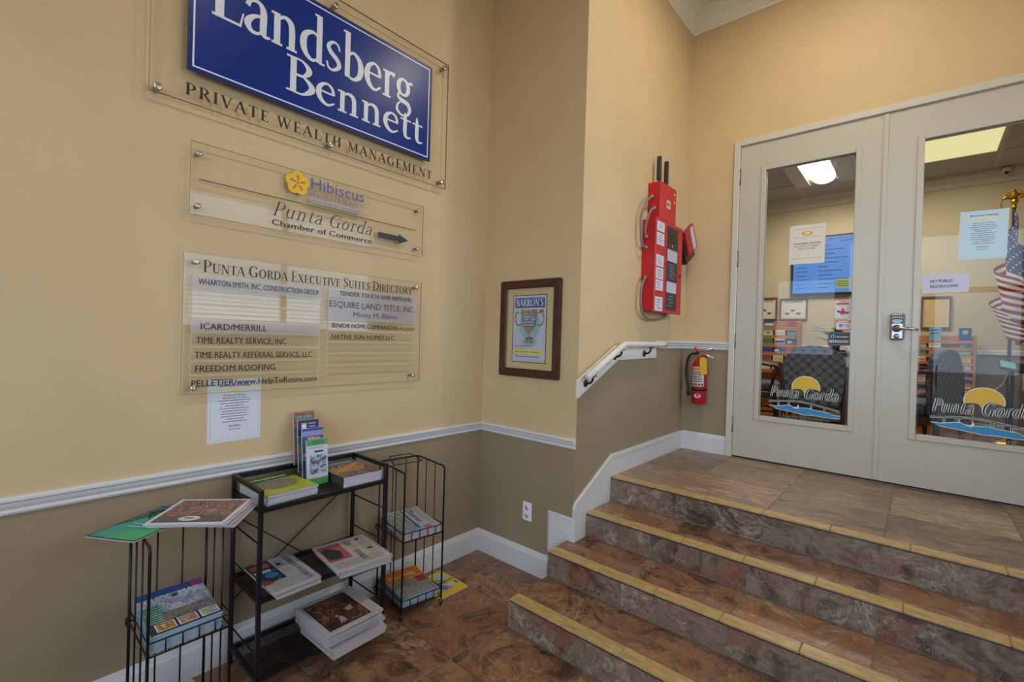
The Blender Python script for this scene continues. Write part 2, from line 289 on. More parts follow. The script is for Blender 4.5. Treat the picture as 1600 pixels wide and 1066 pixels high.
# ------------------------------------------------------------------ serif letters (drawn with variable-width strokes)
T_, t_ = .155, .055
def ell(cx, cy, rx, ry, thick, thin, a0=0, a1=360, n=24):
    return [(cx+rx*math.cos(math.radians(a0+(a1-a0)*i/n)), cy+ry*math.sin(math.radians(a0+(a1-a0)*i/n)),
             thin+(thick-thin)*abs(math.cos(math.radians(a0+(a1-a0)*i/n)))**1.5) for i in range(n+1)]
def st(x, y0=0, y1=1, w=T_): return ('l', [(x, y0, w), (x, y1, w)])
def sf(x, y, hw=.14): return ('l', [(x-hw, y, .05), (x+hw, y, .05)])
B0, B1 = .025, .975
GL = {
 'A': (.84, [('l', [(.06, 0, .06), (.40, 1, .06)]), ('l', [(.40, 1, T_), (.74, 0, T_)]), ('l', [(.18, .34, .05), (.62, .34, .05)]), sf(.07, B0, .11), sf(.75, B0, .14)]),
 'B': (.74, [st(.2), ('c', [(.18, B1, .05), (.42, .965, .06), (.58, .76, T_), (.42, .54, .06), (.18, .53, .05)]), ('c', [(.18, .53, .05), (.46, .52, .06), (.66, .28, .17), (.44, .035, .06), (.18, B0, .05)]), sf(.14, B0, .1), sf(.14, B1, .1)]),
 'C': (.80, [('c', [(.70, .74, .05), (.60, .93, .06), (.42, .97, .07), (.19, .80, .14), (.12, .5, .17), (.19, .2, .14), (.42, .025, .07), (.60, .06, .06), (.74, .24, .05)]), ('l', [(.71, .70, .05), (.71, .99, .05)])]),
 'D': (.88, [st(.2), ('c', [(.18, B1, .05), (.44, .96, .08), (.70, .76, .14), (.76, .5, .17), (.70, .24, .14), (.44, .04, .08), (.18, B0, .05)]), sf(.14, B0, .1), sf(.14, B1, .1)]),
 'E': (.68, [st(.2), ('l', [(.2, B1, .05), (.60, B1, .05)]), ('l', [(.2, .52, .05), (.48, .52, .05)]), ('l', [(.2, B0, .05), (.62, B0, .05)]), ('l', [(.59, 1, .04), (.61, .78, .03)]), ('l', [(.48, .62, .04), (.48, .42, .04)]), ('l', [(.61, 0, .04), (.66, .24, .03)]), sf(.14, B0, .1), sf(.14, B1, .1)]),
 'G': (.88, [('c', [(.70, .74, .05), (.60, .93, .06), (.42, .97, .07), (.19, .80, .14), (.12, .5, .17), (.19, .2, .14), (.42, .025, .07), (.60, .06, .06), (.72, .14, .06)]), ('l', [(.71, .70, .05), (.71, .99, .05)]), st(.70, .03, .42), sf(.69, .43, .14)]),
 'H': (.90, [st(.2), st(.70), ('l', [(.2, .52, .055), (.7, .52, .055)]), sf(.2, B0), sf(.2, B1), sf(.7, B0), sf(.7, B1)]),
 'F': (.64, [st(.2), ('l', [(.2, B1, .05), (.60, B1, .05)]), ('l', [(.2, .5, .05), (.48, .5, .05)]), ('l', [(.59, 1, .04), (.61, .78, .03)]), ('l', [(.48, .6, .04), (.48, .4, .04)]), sf(.2, B0), sf(.14, B1, .1)]),
 'K': (.82, [st(.2), ('l', [(.66, 1, .055), (.22, .42, .055)]), ('l', [(.34, .58, T_), (.70, 0, T_)]), sf(.2, B0), sf(.2, B1), sf(.66, B1, .1), sf(.70, B0, .12)]),
 'I': (.40, [st(.2), sf(.2, B0), sf(.2, B1)]),
 'L': (.66, [st(.2), ('l', [(.2, B0, .05), (.60, B0, .05)]), ('l', [(.59, 0, .04), (.65, .28, .03)]), sf(.2, B0), sf(.2, B1)]),
 'M': (1.08, [('l', [(.18, 0, .055), (.18, 1, .055)]), ('l', [(.18, 1, T_), (.52, .05, T_*.8)]), ('l', [(.52, .05, .05), (.86, 1, .06)]), st(.90), sf(.17, B0, .11), sf(.15, B1, .09), sf(.9, B0), sf(.93, B1, .1)]),
 'N': (.92, [('l', [(.18, 0, .055), (.18, 1, .055)]), ('l', [(.18, .98, T_), (.74, .03, T_*.9)]), ('l', [(.75, 0, .055), (.75, 1, .055)]), sf(.17, B0, .11), sf(.12, B1, .1), sf(.75, B1, .11)]),
 'O': (.92, [('l', ell(.46, .5, .34, .475, .17, .06))]),
 'P': (.70, [st(.2), ('c', [(.18, B1, .05), (.44, .965, .06), (.62, .72, .165), (.44, .47, .06), (.18, .46, .05)]), sf(.2, B0), sf(.14, B1, .1)]),
 'R': (.78, [st(.2), ('c', [(.18, B1, .05), (.42, .965, .06), (.59, .74, .16), (.42, .51, .06), (.18, .50, .05)]), ('l', [(.38, .50, .1), (.70, .03, T_)]), sf(.2, B0), sf(.14, B1, .1), sf(.74, B0, .09)]),
 'S': (.62, [('c', [(.53, .76, .05), (.47, .92, .06), (.31, .97, .07), (.14, .80, .12), (.21, .60, .14), (.44, .42, .15), (.51, .22, .13), (.33, .03, .07), (.16, .05, .06), (.08, .26, .05)]), ('l', [(.54, .72, .04), (.54, .98, .04)]), ('l', [(.08, .02, .04), (.08, .3, .04)])]),
 'T': (.74, [st(.37), ('l', [(.05, B1, .05), (.69, B1, .05)]), ('l', [(.06, 1, .04), (.04, .76, .03)]), ('l', [(.68, 1, .04), (.70, .76, .03)]), sf(.37, B0)]),
 'U': (.88, [('c', [(.2, 1, .15), (.2, .4, .15), (.25, .12, .12), (.45, .02, .08), (.64, .12, .06), (.70, .4, .055), (.70, 1, .055)]), sf(.2, B1), sf(.7, B1, .11)]),
 'V': (.80, [('l', [(.10, 1, T_), (.41, 0, T_*.8)]), ('l', [(.41, 0, .05), (.70, 1, .055)]), sf(.1, B1, .13), sf(.7, B1, .1)]),
 'W': (1.18, [('l', [(.10, 1, T_), (.36, 0, T_*.8)]), ('l', [(.36, 0, .05), (.60, 1, .055)]), ('l', [(.56, 1, T_), (.82, 0, T_*.8)]), ('l', [(.82, 0, .05), (1.08, 1, .055)]), sf(.1, B1, .13), sf(.58, B1, .13), sf(1.08, B1, .1)]),
 'X': (.78, [('l', [(.12, 1, T_), (.66, 0, T_)]), ('l', [(.66, 1, .055), (.10, 0, .055)]), sf(.13, B1, .12), sf(.66, B1, .1), sf(.11, B0, .1), sf(.66, B0, .13)]),
 'Y': (.76, [('l', [(.08, 1, T_), (.38, .45, T_)]), ('l', [(.38, .45, .055), (.68, 1, .055)]), st(.38, 0, .5), sf(.09, B1, .12), sf(.67, B1, .1), sf(.38, B0)]),
 "'": (.24, [('l', [(.12, 1, .13), (.08, .72, .03)])]),
 'a': (.58, [('c', [(.10, .50, .10), (.18, .63, .07), (.34, .645, .08), (.43, .5, .13), (.43, .12, .13), (.49, .03, .08), (.58, .05, .04)]), ('c', [(.43, .40, .05), (.24, .34, .08), (.11, .18, .13), (.18, .04, .09), (.32, .03, .06), (.43, .13, .05)])]),
 'b': (.66, [st(.17, .02, 1.06, .13), ('l', [(.05, 1.04, .05), (.2, 1.04, .05)]), ('c', [(.17, .5, .05), (.33, .63, .07), (.50, .52, .12), (.55, .33, .15), (.50, .13, .12), (.34, .02, .07), (.17, .06, .05)])]),
 'd': (.66, [st(.50, .02, 1.06, .13), ('l', [(.38, 1.04, .05), (.5, 1.04, .05)]), ('l', [(.5, B0, .05), (.64, B0, .05)]), ('c', [(.50, .54, .05), (.35, .63, .07), (.16, .52, .12), (.11, .31, .15), (.17, .12, .12), (.33, .02, .07), (.50, .12, .05)])]),
 'e': (.57, [('l', [(.12, .38, .05), (.50, .38, .05)]), ('c', [(.49, .37, .09), (.45, .56, .08), (.31, .645, .06), (.15, .53, .11), (.10, .32, .15), (.17, .12, .12), (.34, .025, .07), (.52, .14, .04)])]),
 'g': (.60, [('l', ell(.27, .43, .165, .20, .12, .06)), ('c', [(.15, .29, .05), (.10, .17, .07), (.20, .09, .11), (.42, .05, .12), (.50, -.09, .10), (.40, -.25, .07), (.22, -.28, .06), (.08, -.19, .08), (.10, -.05, .05), (.20, .05, .05)]), ('l', [(.40, .57, .05), (.57, .62, .09)])]),
 'n': (.70, [st(.18, 0, .65, .13), ('l', [(.05, .62, .05), (.2, .62, .05)]), ('c', [(.18, .50, .05), (.32, .62, .07), (.46, .58, .12), (.51, .42, .13), (.51, .0, .13)]), sf(.18, B0, .12), sf(.51, B0, .12)]),
 'o': (.62, [('l', ell(.31, .325, .205, .30, .14, .06))]),
 'r': (.48, [st(.18, 0, .65, .13), ('l', [(.05, .62, .05), (.2, .62, .05)]), ('c', [(.18, .46, .05), (.28, .62, .07), (.42, .60, .12)]), sf(.18, B0, .13)]),
 's': (.48, [('c', [(.40, .50, .04), (.35, .62, .05), (.23, .645, .06), (.11, .53, .09), (.16, .41, .11), (.34, .28, .11), (.39, .15, .10), (.25, .025, .06), (.12, .04, .05), (.07, .17, .04)])]),
 't': (.44, [('c', [(.20, .86, .04), (.21, .6, .13), (.21, .16, .13), (.28, .03, .08), (.42, .06, .04)]), ('l', [(.05, .62, .05), (.41, .62, .05)])]),
 'u': (.68, [('c', [(.16, .65, .13), (.16, .2, .13), (.24, .04, .09), (.38, .05, .06), (.50, .2, .05)]), st(.50, .0, .65, .13), ('l', [(.04, .63, .05), (.16, .63, .05)]), ('l', [(.38, .63, .05), (.5, .63, .05)]), ('l', [(.5, B0, .05), (.62, B0, .05)])]),
 ' ': (.34, []),
}
def serif_strips(s, weight=1., shear=0., spacing=0., small=None):
    """-> list of polylines [(x,y,w)], total width; small: scale of letters after the first in each word (small caps)"""
    x = 0; out = []; start = True
    for ch in s:
        k = 1. if (small is None or start) else small
        start = ch == ' '
        adv, strokes = GL[ch]
        for kind, pts in strokes:
            P = cr(pts, 5) if kind == 'c' else pts
            out.append([(x+p[0]*k+shear*p[1]*k, p[1]*k, p[2]*weight*(k**.5)) for p in P])
        x += adv*k+spacing
    return out, x-spacing
TXT = {}
def sans(s, bold=0.):
    k = (s, bold)
    if k in TXT: return TXT[k]
    cu = bpy.data.curves.new('t', 'FONT'); cu.body = s; cu.offset = bold; cu.resolution_u = 2; cu.fill_mode = 'FRONT'
    o = bpy.data.objects.new('t', cu); C.objects.link(o)
    dg = bpy.context.evaluated_depsgraph_get(); me = o.evaluated_get(dg).to_mesh()
    v = [(p.co.x, p.co.y) for p in me.vertices]; f = [tuple(p.vertices) for p in me.polygons]
    o.evaluated_get(dg).to_mesh_clear(); bpy.data.objects.remove(o); bpy.data.curves.remove(cu)
    x0 = min(p[0] for p in v); x1 = max(p[0] for p in v)
    v = [(p[0]-x0, p[1]) for p in v]
    TXT[k] = (v, f, x1-x0); return TXT[k]
HCAP = max(p[1] for p in sans('H')[0])
# ------------------------------------------------------------------ flat print on any surface
class Print(M):
    """P(u,v,h)->xyz maps print coordinates to the surface"""
    def __init__(s, P, step=.0004): super().__init__(); s.P = P; s.step = step
    def rect(s, u0, u1, v0, v1, m, lev=1, sub=1):
        for j in range(sub):
            for i in range(sub):
                a0, a1 = u0+(u1-u0)*i/sub, u0+(u1-u0)*(i+1)/sub; b0, b1 = v0+(v1-v0)*j/sub, v0+(v1-v0)*(j+1)/sub
                s.add([s.P(a, b, lev*s.step) for a, b in ((a0, b0), (a1, b0), (a1, b1), (a0, b1))], [(0, 1, 2, 3)], m)
        return s
    def poly(s, pts, m, lev=1):
        return s.add([s.P(a, b, lev*s.step) for a, b in pts], [tuple(range(len(pts)))], m)
    def disc(s, u, v, r, m, lev=1, n=20, ry=None):
        return s.poly([(u+r*math.cos(2*PI*i/n), v+(ry or r)*math.sin(2*PI*i/n)) for i in range(n)], m, lev)
    def border(s, u0, u1, v0, v1, t, m, lev=1):
        s.rect(u0, u1, v0, v0+t, m, lev); s.rect(u0, u1, v1-t, v1, m, lev); s.rect(u0, u0+t, v0+t, v1-t, m, lev); return s.rect(u1-t, u1, v0+t, v1-t, m, lev)
    def text(s, txt, u, v, h, m, w=None, bold=0., align='l', lev=2, shear=0, flip=False):
        vs, f, W = sans(txt, 0); k = h/HCAP; kx = (w/W) if w else k
        if bold > .008:
            d_ = (bold-.004)*kx*.7
            s.text(txt, u-d_, v, h, m, w, 0, align, lev, shear); s.text(txt, u+d_, v, h, m, w, 0, align, lev+.15, shear); lev += .3
        off = {'l': 0, 'c': -W*kx/2, 'r': -W*kx}[align]
        return s.add([s.P(u+off+p[0]*kx+shear*p[1]*k, v+p[1]*k, lev*s.step) for p in vs], f, m)
    def serif(s, txt, u, v, h, m, w=None, weight=1., shear=0, spacing=0, lev=2, small=None, align='l', slant=0):
        strips, W = serif_strips(txt, weight, shear, spacing, small); kx = (w/W) if w else h
        off = {'l': 0, 'c': -W*kx/2}[align]
        for iq, q in enumerate(strips):
            dl = (iq % 6)*.07
            L_, R_ = [], []
            P = [(p[0]*kx, p[1]*h, p[2]*(kx+h)/2) for p in q]; closed = math.hypot(P[0][0]-P[-1][0], P[0][1]-P[-1][1]) < 1e-6
            for i in range(len(P)):
                a = P[i-1] if i else (P[-2] if closed else P[0]); b = P[i+1] if i < len(P)-1 else (P[1] if closed else P[-1])
                dx, dy = b[0]-a[0], b[1]-a[1]; d = math.hypot(dx, dy) or 1
                nx, ny = -dy/d*P[i][2]/2, dx/d*P[i][2]/2
                L_.append((P[i][0]+nx, P[i][1]+ny)); R_.append((P[i][0]-nx, P[i][1]-ny))
            n = len(P); allp = L_+R_
            s.add([s.P(u+off+a, v+b+slant*(a), (lev+dl)*s.step) for a, b in allp], [(i, n+i, n+i+1, i+1) for i in range(n-1)], m)
        return s
    def lines(s, u0, u1, v0, v1, n, m, lev=2, t=.45, jit=.15, center=False, seed=1):
        """illegible small print: rows of short dashes"""
        R = random.Random(seed); p = (v1-v0)/n
        for i in range(n):
            vv = v1-(i+1)*p+p*(1-t)/2; a = u0+(u1-u0)*R.random()*jit; b = u1-(a-u0) if center else u1-(u1-u0)*R.random()*jit*1.5
            x = a
            while x < b-.001:
                L = min((u1-u0)*R.uniform(.05, .16), b-x); s.rect(x, x+L*.86, vv, vv+p*t, m, lev); x += L
        return s
def wallA(x): return lambda u, v, h: (x+h, u, v)
def faceY(y): return lambda u, v, h: (u, y-h, v)

# ================================================================== SETTING
ZL = .598; XB = .785; YD = 1.60; CRZ0, CRZ1 = .833, .895
H1, H2, H3 = .152, .2955, .440; Y1, Y2, Y3, Y4 = -.516, -.202, .117, .404; XS = .7514
def two_tone(z, segs):
    """list of boxes (x0,x1,y0,y1,z0,z1) cut at height z into two paints"""
    b = M()
    for (x0, x1, y0, y1, z0, z1) in segs:
        if z0 < z < z1: b.box(x0, x1, y0, y1, z0, z, LOWER); b.box(x0, x1, y0, y1, z, z1, UPPER)
        else: b.box(x0, x1, y0, y1, z0, z1, UPPER if z0 >= z else LOWER)
    return b
struct('wall_left', two_tone(.865, [(-.12, 0, YBK, .1, 0, ZC)]))
struct('wall_front', two_tone(.865, [(0, XB-.0006, 0, .1, 0, ZC)]))
# wall C: paint line follows the handrail board
b = M()
prof_lo = [(.0006, 0), (1.6, 0), (1.6, ZL+.865), (1.03, ZL+.865), (.43, 1.40), (.0006, 1.19)]
prof_up = [(.0006, 1.19), (.43, 1.40), (1.03, ZL+.865), (1.6, ZL+.865), (1.6, ZC), (.0006, ZC)]
b.prism(prof_lo, (XB-.12, 0, 0), (0, 1, 0), (0, 0, 1), (.12, 0, 0), LOWER); b.prism(prof_up, (XB-.12, 0, 0), (0, 1, 0), (0, 0, 1), (.12, 0, 0), UPPER)
struct('wall_stair', b)
DX0, DX1, DZ = 1.190, 2.998, 3.018     # door opening
struct('wall_doors', two_tone(ZL+.865, [(XB-.12, DX0, YD, YD+.12, 0, ZC), (DX1, XR+.12, YD, YD+.12, 0, ZC), (DX0, DX1, YD, YD+.12, DZ, ZC)]))
WY0, WY1, WZ0, WZ1 = -1.15, 1.25, 1.47, 2.95
struct('wall_right', two_tone(.865, [(XR, XR+.12, YBK, WY0, 0, ZC), (XR, XR+.12, WY1, YD, 0, ZC), (XR, XR+.12, WY0, WY1, 0, WZ0), (XR, XR+.12, WY0, WY1, WZ1, ZC)]))
EX0, EX1, EZ = 1.1, 3.4, 3.3
struct('wall_back', two_tone(.865, [(-.12, .25, YBK-.12, YBK, 0, ZC), (.25, 1.2, YBK-.12, YBK, 0, 1.3), (.25, 1.2, YBK-.12, YBK, 2.7, ZC), (1.2, 1.3, YBK-.12, YBK, 0, ZC), (1.3, XR+.12, YBK-.12, YBK, EZ, ZC)]))
cl = M(); CEIL = wall_paint('#e4e0d4')
cl.box(-.12, XR+.12, YBK-.12, YD+.12, ZC, ZC+.1, CEIL)
struct('ceiling', cl)
# crown moulding
def crown(path, z, mtl, s=.15, close=False):
    """profile run round the top of walls; path: list of (x,y) corners with the room on the right-hand side normal given"""
    prof = [(0, -s), (.012, -s), (.016, -s*.86), (.03, -s*.80), (.05, -s*.5), (.085, -s*.25), (.10, -s*.2), (.105, -.02), (.125, -.016), (.125, 0), (0, 0)]
    n = len(path); bb = M()
    rows = []
    for i, p in enumerate(path):
        p = Vector(p)
        dirs = []
        if i > 0: d = (Vector(path[i])-Vector(path[i-1])).normalized(); dirs.append(Vector((d.y, -d.x)))
        if i < n-1: d = (Vector(path[i+1])-Vector(path[i])).normalized(); dirs.append(Vector((d.y, -d.x)))
        nn = dirs[0] if len(dirs) == 1 else (dirs[0]+dirs[1])/(1+dirs[0].dot(dirs[1]))
        rows.append([(p.x+nn.x*a, p.y+nn.y*a, z+h) for a, h in prof])
    k = len(prof); vs = [q for r in rows for q in r]
    fs = [(i*k+j, (i+1)*k+j, (i+1)*k+(j+1) % k, i*k+(j+1) % k) for i in range(n-1) for j in range(k)]
    fs.append(tuple(range(k))); fs.append(tuple((n-1)*k+j for j in range(k))[::-1])
    bb.add(vs, fs, mtl); return bb
CROWN = mat('#e2dccb', .4)
struct('trim_1', crown([(0, YBK), (0, 0), (XB, 0), (XB, YD), (XR, YD), (XR, YBK), (0, YBK)], ZC, CROWN))
# ceiling cove inner frame seen at the top of the picture
b = M(); b.box(1.05, XR-.3, -3.7, 1.33, ZC-.03, ZC-.004, mat('#e6e1d2', .5)); b.box(1.11, XR-.36, -3.64, 1.27, ZC-.036, ZC-.03, mat('#d3cec2', .6))
struct('trim_2', b)
# chair rails
RP = [(0, CRZ0), (.010, CRZ0), (.014, CRZ0+.008), (.012, CRZ0+.018), (.018, CRZ0+.03), (.020, CRZ0+.042), (.028, CRZ0+.048), (.028, CRZ0+.056), (.020, CRZ1), (0, CRZ1)]
def run(profile, path, mtl, dz=0):
    n = len(path); rows = []
    for i, p in enumerate(path):
        dirs = []
        if i > 0: d = (Vector(path[i])-Vector(path[i-1])).normalized(); dirs.append(Vector((d.y, -d.x)))
        if i < n-1: d = (Vector(path[i+1])-Vector(path[i])).normalized(); dirs.append(Vector((d.y, -d.x)))
        nn = dirs[0] if len(dirs) == 1 else (dirs[0]+dirs[1])/(1+dirs[0].dot(dirs[1]))
        rows.append([(p[0]+nn.x*a, p[1]+nn.y*a, h+dz) for a, h in profile])
    k = len(profile); bb = M(); vs = [q for r in rows for q in r]
    fs = [(i*k+j, (i+1)*k+j, (i+1)*k+(j+1) % k, i*k+(j+1) % k) for i in range(n-1) for j in range(k)]
    fs.append(tuple(range(k))); fs.append(tuple((n-1)*k+j for j in range(k))[::-1])
    return bb.add(vs, fs, mtl)
struct('trim_3', run(RP, [(0, YBK), (0, 0), (XB, 0)], TRIM))
struct('trim_4', run(RP, [(XB, 1.0), (XB, YD), (1.148, YD)], TRIM, ZL))
BP = [(0, 0), (.014, 0), (.014, .118), (.010, .126), (.008, .134), (.004, .146), (0, .148)]
struct('baseboard_left', run(BP, [(0, YBK), (0, 0), (.612, 0)], TRIM))
struct('baseboard_doors', run(BP, [(XB+.012, YD), (1.148, YD)], TRIM, ZL))
# corner block of trim over the second step, on the short wall
b = M(); b.cbox(.608, .800, -.018, .0, .148, .432, TRIM, .003)
b.tube([(.618, -.019, .420), (.795, -.019, .300)], .0025, TRIM, 6); b.tube([(.616, -.019, .16), (.616, -.019, .424), (.796, -.019, .424)], .003, TRIM, 6)
struct('trim_5', b)
# stair skirt: follows the slope then runs level along the landing
b = M()
sk = [(-.016, H2-.006), (-.016, .492), (.0, .52), (.395, .728), (.42, .738), (1.6, .744), (1.6, ZL-.006), (Y4, ZL-.006), (Y4-.003, H3-.006), (Y3, H3-.006), (Y3-.003, H2-.006)]
b.prism(sk, (XB, 0, 0), (0, 1, 0), (0, 0, 1), (.014, 0, 0), TRIM)
b.tube([(XB+.014, -.012, .478), (XB+.014, .0, .505), (XB+.014, .398, .712), (XB+.014, .42, .722), (XB+.014, 1.59, .728)], .004, TRIM, 6)
b.prism([(-.018, .452), (-.018, .494), (.0, .523), (.395, .731), (.42, .741), (1.598, .746), (1.598, .722), (.425, .716), (.405, .708), (.004, .494), (.004, .46)], (XB+.0139, 0, 0), (0, 1, 0), (0, 0, 1), (.007, 0, 0), TRIM)
struct('baseboard_stair', b)
# floor slab and tiles
fl = struct('floor', M().box(-.12, XR+.12, YBK-.12, Y1+.02, -.1, -.006, GROUT).box(-.12, XS+.02, Y1+.02, .1, -.1, -.006, GROUT))
J = .49; tilecache = {}
def tile(parent, x0, x1, y0, y1, z0, z1, m, name='tile', c=.003):
    key = (round(x1-x0, 3), round(y1-y0, 3), round(z1-z0, 3), m.name)
    if key in tilecache:
        o = tilecache[key].copy(); C.objects.link(o); o.location = Vector(((x0+x1)/2, (y0+y1)/2, (z0+z1)/2))-Vector(parent['_w']); o.parent = parent; return o
    o = M().cbox(x0, x1, y0, y1, z0, z1, m, c).build(name, parent); tilecache[key] = o; return o
g = .0022
xs = [0.]+[.22+J*k for k in range(7)]+[XR]
ys = [0.]+[-.38-J*k for k in range(8)]; ys = [y for y in ys if y > YBK]+[YBK]
for i in range(len(xs)-1):
    for j in range(len(ys)-1):
        x0, x1, y1, y0 = xs[i], xs[i+1], ys[j], ys[j+1]
        if y1 > Y1:
            if x0 >= XS: y1 = Y1
            elif x1 > XS+.05 and y0 < Y1: x1 = x1
            if x1 > XS and y1 > Y1:
                if y0 < Y1: tile(fl, max(x0, XS)+g, x1-g, y0+g, Y1-.002, -.010, .0, FLOOR_T)
                x1 = XS
        if x1-x0 < .02 or y1-y0 < .02: continue
        tile(fl, x0+g, x1-g, y0+g, y1-g, -.010, .0, FLOOR_T)
# stairs
stairs = thing('staircase', 'four tiled steps with cream nosings rising to the tiled landing at the white doors', 'stairs', (2.1, 0, 0))
core = M(); e = .004
core.box(XS+e, XR, Y1+e, 0, 0, H1-e, GROUT).box(XS+e, XR, Y2+e, -.001, H1-e, H2-e, GROUT)
core.box(XB, XR, -.001, YD, 0, H2-e, GROUT).box(XB, XR, Y3+e, YD, H2-e, H3-e, GROUT).box(XB, XR, Y4+e, YD, H3-e, ZL-e, GROUT)
core.build('core', stairs); e = .009
gx = [1.205+J*k for k in range(-1, 5)]
NO = .072
steps = [(XS, Y1, 0, H1, Y2, (1.071, 1.364)), (XS, Y2, H1, H2, Y3, (1.074, 1.374)), (XB+.014, Y3, H2, H3, Y4, (1.075, 1.375)), (XB+.014, Y4, H3, ZL, YD, (1.09, 1.39))]
for n, (xl, yf, z0, z1, yb, ns) in enumerate(steps):
    cuts = [xl]+[x for x in gx if x > xl+.06]+[XR]
    for a, c_ in zip(cuts, cuts[1:]):
        tile(stairs, a+g, c_-g, yf, yf+e, z0+.002, z1-.016, RISER_T, 'riser_tile', .0015)
    if n < 3:
        for a, c_ in zip(cuts, cuts[1:]):
            if n == 1 and a < XB:
                tile(stairs, XB+.014+g, c_-g, -.015, yb-.001, z1-e, z1, FLOOR_T, 'tread_tile', .002)
            tile(stairs, a+g, c_-g, yf+NO+g, (yb if not (n == 1 and a < XB) else -.018)-.001, z1-e, z1, FLOOR_T, 'tread_tile', .002)
    nos = [xl]+[ns[1]-.2967*k for k in range(1, -1, -1)]+[ns[1]+.2967*k for k in range(1, 9)]
    nos = [x for x in nos if xl+.0 <= x < XR-.03]+[XR]
    for a, c_ in zip(nos, nos[1:]):
        if c_-a < .02: continue
        tile(stairs, a+.001, c_-.001, yf-.004, yf+NO, z1-.011, z1+.001, NOSE_T, 'nosing_tile', .003)
    M().box(xl, XR, yf-.002, yf+.006, z1-.0155, z1-.0112, EDGE).build('edge_strip', stairs)
for (yf, z0, z1, yb) in ((Y1, 0, H1, Y2), (Y1, 0, H1, -.02), (Y2, H1, H2, -.02)):
    pass
tile(stairs, XS, XS+e, Y1+e, -.019, .002, H1-.012, RISER_T, 'riser_tile', .0015)
tile(stairs, XS, XS+e, Y2+e, -.019, H1, H2-.012, RISER_T, 'riser_tile', .0015)
M().cbox(XS-.003, XS+.004, Y1-.003, Y1+.006, .0, H1-.012, mat('#8a8684', .4)).build('corner_strip', stairs)
ly = [Y4+NO, .912, 1.402, YD]; lx = [XB+.014]+[x for x in gx if x > 1]+[XR]
for a, c_ in zip(lx, lx[1:]):
    for p, q in zip(ly, ly[1:]): tile(stairs, a+g, c_-g, p+g, q-g, ZL-e, ZL, LAND_T, 'landing_tile', .002)

# ------------------------------------------------------------------ glazed doors to the office
fr = M(); FW_ = .042
fr.cbox(1.148, 1.194, YD-.022, YD+.13, ZL, 3.078, FRAME, .004).cbox(2.992, 3.040, YD-.022, YD+.13, ZL, 3.078, FRAME, .004).cbox(1.194, 2.992, YD-.022, YD+.13, 3.028, 3.078, FRAME, .004)
fr.box(1.19, 3.0, YD+.0, YD+.12, ZL, ZL+.006, EDGE)
struct('trim_6', fr)
def door_leaf(name, x0, x1, gx0, gx1):
    d = thing(name, '', 'door'); del d['label']; del d['category']; d['kind'] = 'structure'
    z0, z1, gz0, gz1 = ZL+.014, 3.024, .942, 2.808; ya, yb = YD-.006, YD+.038
    sl = M()
    sl.box(x0, gx0-.02, ya, yb, z0, z1, DOOR).box(gx1+.02, x1, ya, yb, z0, z1, DOOR).box(gx0-.02, gx1+.02, ya, yb, z0, gz0-.02, DOOR).box(gx0-.02, gx1+.02, ya, yb, gz1+.02, z1, DOOR)
    sl.build('panel', d)
    f = M()
    for yy, s in ((ya-.008, 1), (yb-.004, -1)):
        for (a0, a1, c0, c1) in ((gx0-.034, gx0, gz0-.034, gz1+.034), (gx1, gx1+.034, gz0-.034, gz1+.034), (gx0, gx1, gz0-.034, gz0), (gx0, gx1, gz1, gz1+.034)):
            f.cbox(a0, a1, yy, yy+.012, c0, c1, DOOR, .003)
    o = f.build('glazing_bead', d)
    M().box(gx0-.02, gx1+.02, YD+.014, YD+.019, gz0-.02, gz1+.02, GLASS).build('glass_pane', d)
    return d
dL = door_leaf('door_1', 1.197, 2.084, 1.378, 1.928)
dR = door_leaf('door_2', 2.087, 2.989, 2.279, 2.815)
M().cbox(2.072, 2.100, YD-.014, YD-.0062, ZL+.02, 3.022, DOOR, .002).build('astragal', dR)
HING = mat('#7b766c', .35, .8)
for z in (2.79, 2.148, 1.51, .856):
    M().cyl((1.193, YD-.012, z-.063), (1.193, YD-.012, z+.063), .0075, HING, 10).cbox(1.186, 1.20, YD-.0075, YD-.004, z-.063, z+.063, HING, .001).build('hinge', dL)
# keypad lock with lever
lk = M(); lk.cbox(2.136, 2.212, YD-.032, YD-.006, 1.536, 1.712, STEEL, .012); lk.build('lock_plate', dR, bevel=.004)
kp = Print(faceY(YD-.0325)); kp.rect(2.146, 2.202, 1.642, 1.700, mat('#30353c', .3), 1)
for i in range(5):
    for j in range(2): kp.disc(2.152+.011*i, 1.685-.018*j-(.004 if i in (0, 4) else 0), .004, mat('#c8d0d8', .3), 3, 8)
kp.rect(2.150, 2.196, 1.655, 1.661, mat('#c8d0d8', .3), 2); kp.rect(2.158, 2.19, 1.645, 1.650, mat('#c8d0d8', .3), 2)
kp.build('keypad', dR)
lv = M(); lv.lathe((2.172, YD-.03, 1.612), [(.0, -.001), (.022, 0), (.024, -.012), (.014, -.03), (.012, -.05), (0, -.052)], STEEL, 18, 'y')
lv.tube(rnd([(2.172, YD-.07, 1.612), (2.20, YD-.078, 1.612), (2.245, YD-.076, 1.606), (2.282, YD-.07, 1.600)], .02), [.010]+[.011]*5+[.010]*4+[.009]*0+[.008], STEEL, 10) if False else lv.tube([(2.165, YD-.07, 1.614), (2.19, YD-.078, 1.614), (2.23, YD-.078, 1.610), (2.278, YD-.07, 1.604)], [.012, .012, .010, .007], STEEL, 12)
lv.build('lever_handle', dR)
M().lathe((2.172, YD-.03, 1.562), [(0, 0), (.016, -.001), (.015, -.01), (.006, -.013), (0, -.013)], STEEL, 16, 'y').build('key_cylinder', dR)
M().cbox(2.086, 2.0885, YD-.0075, YD+.03, 1.56, 1.66, HING, .0005).build('strike_plate', dR)
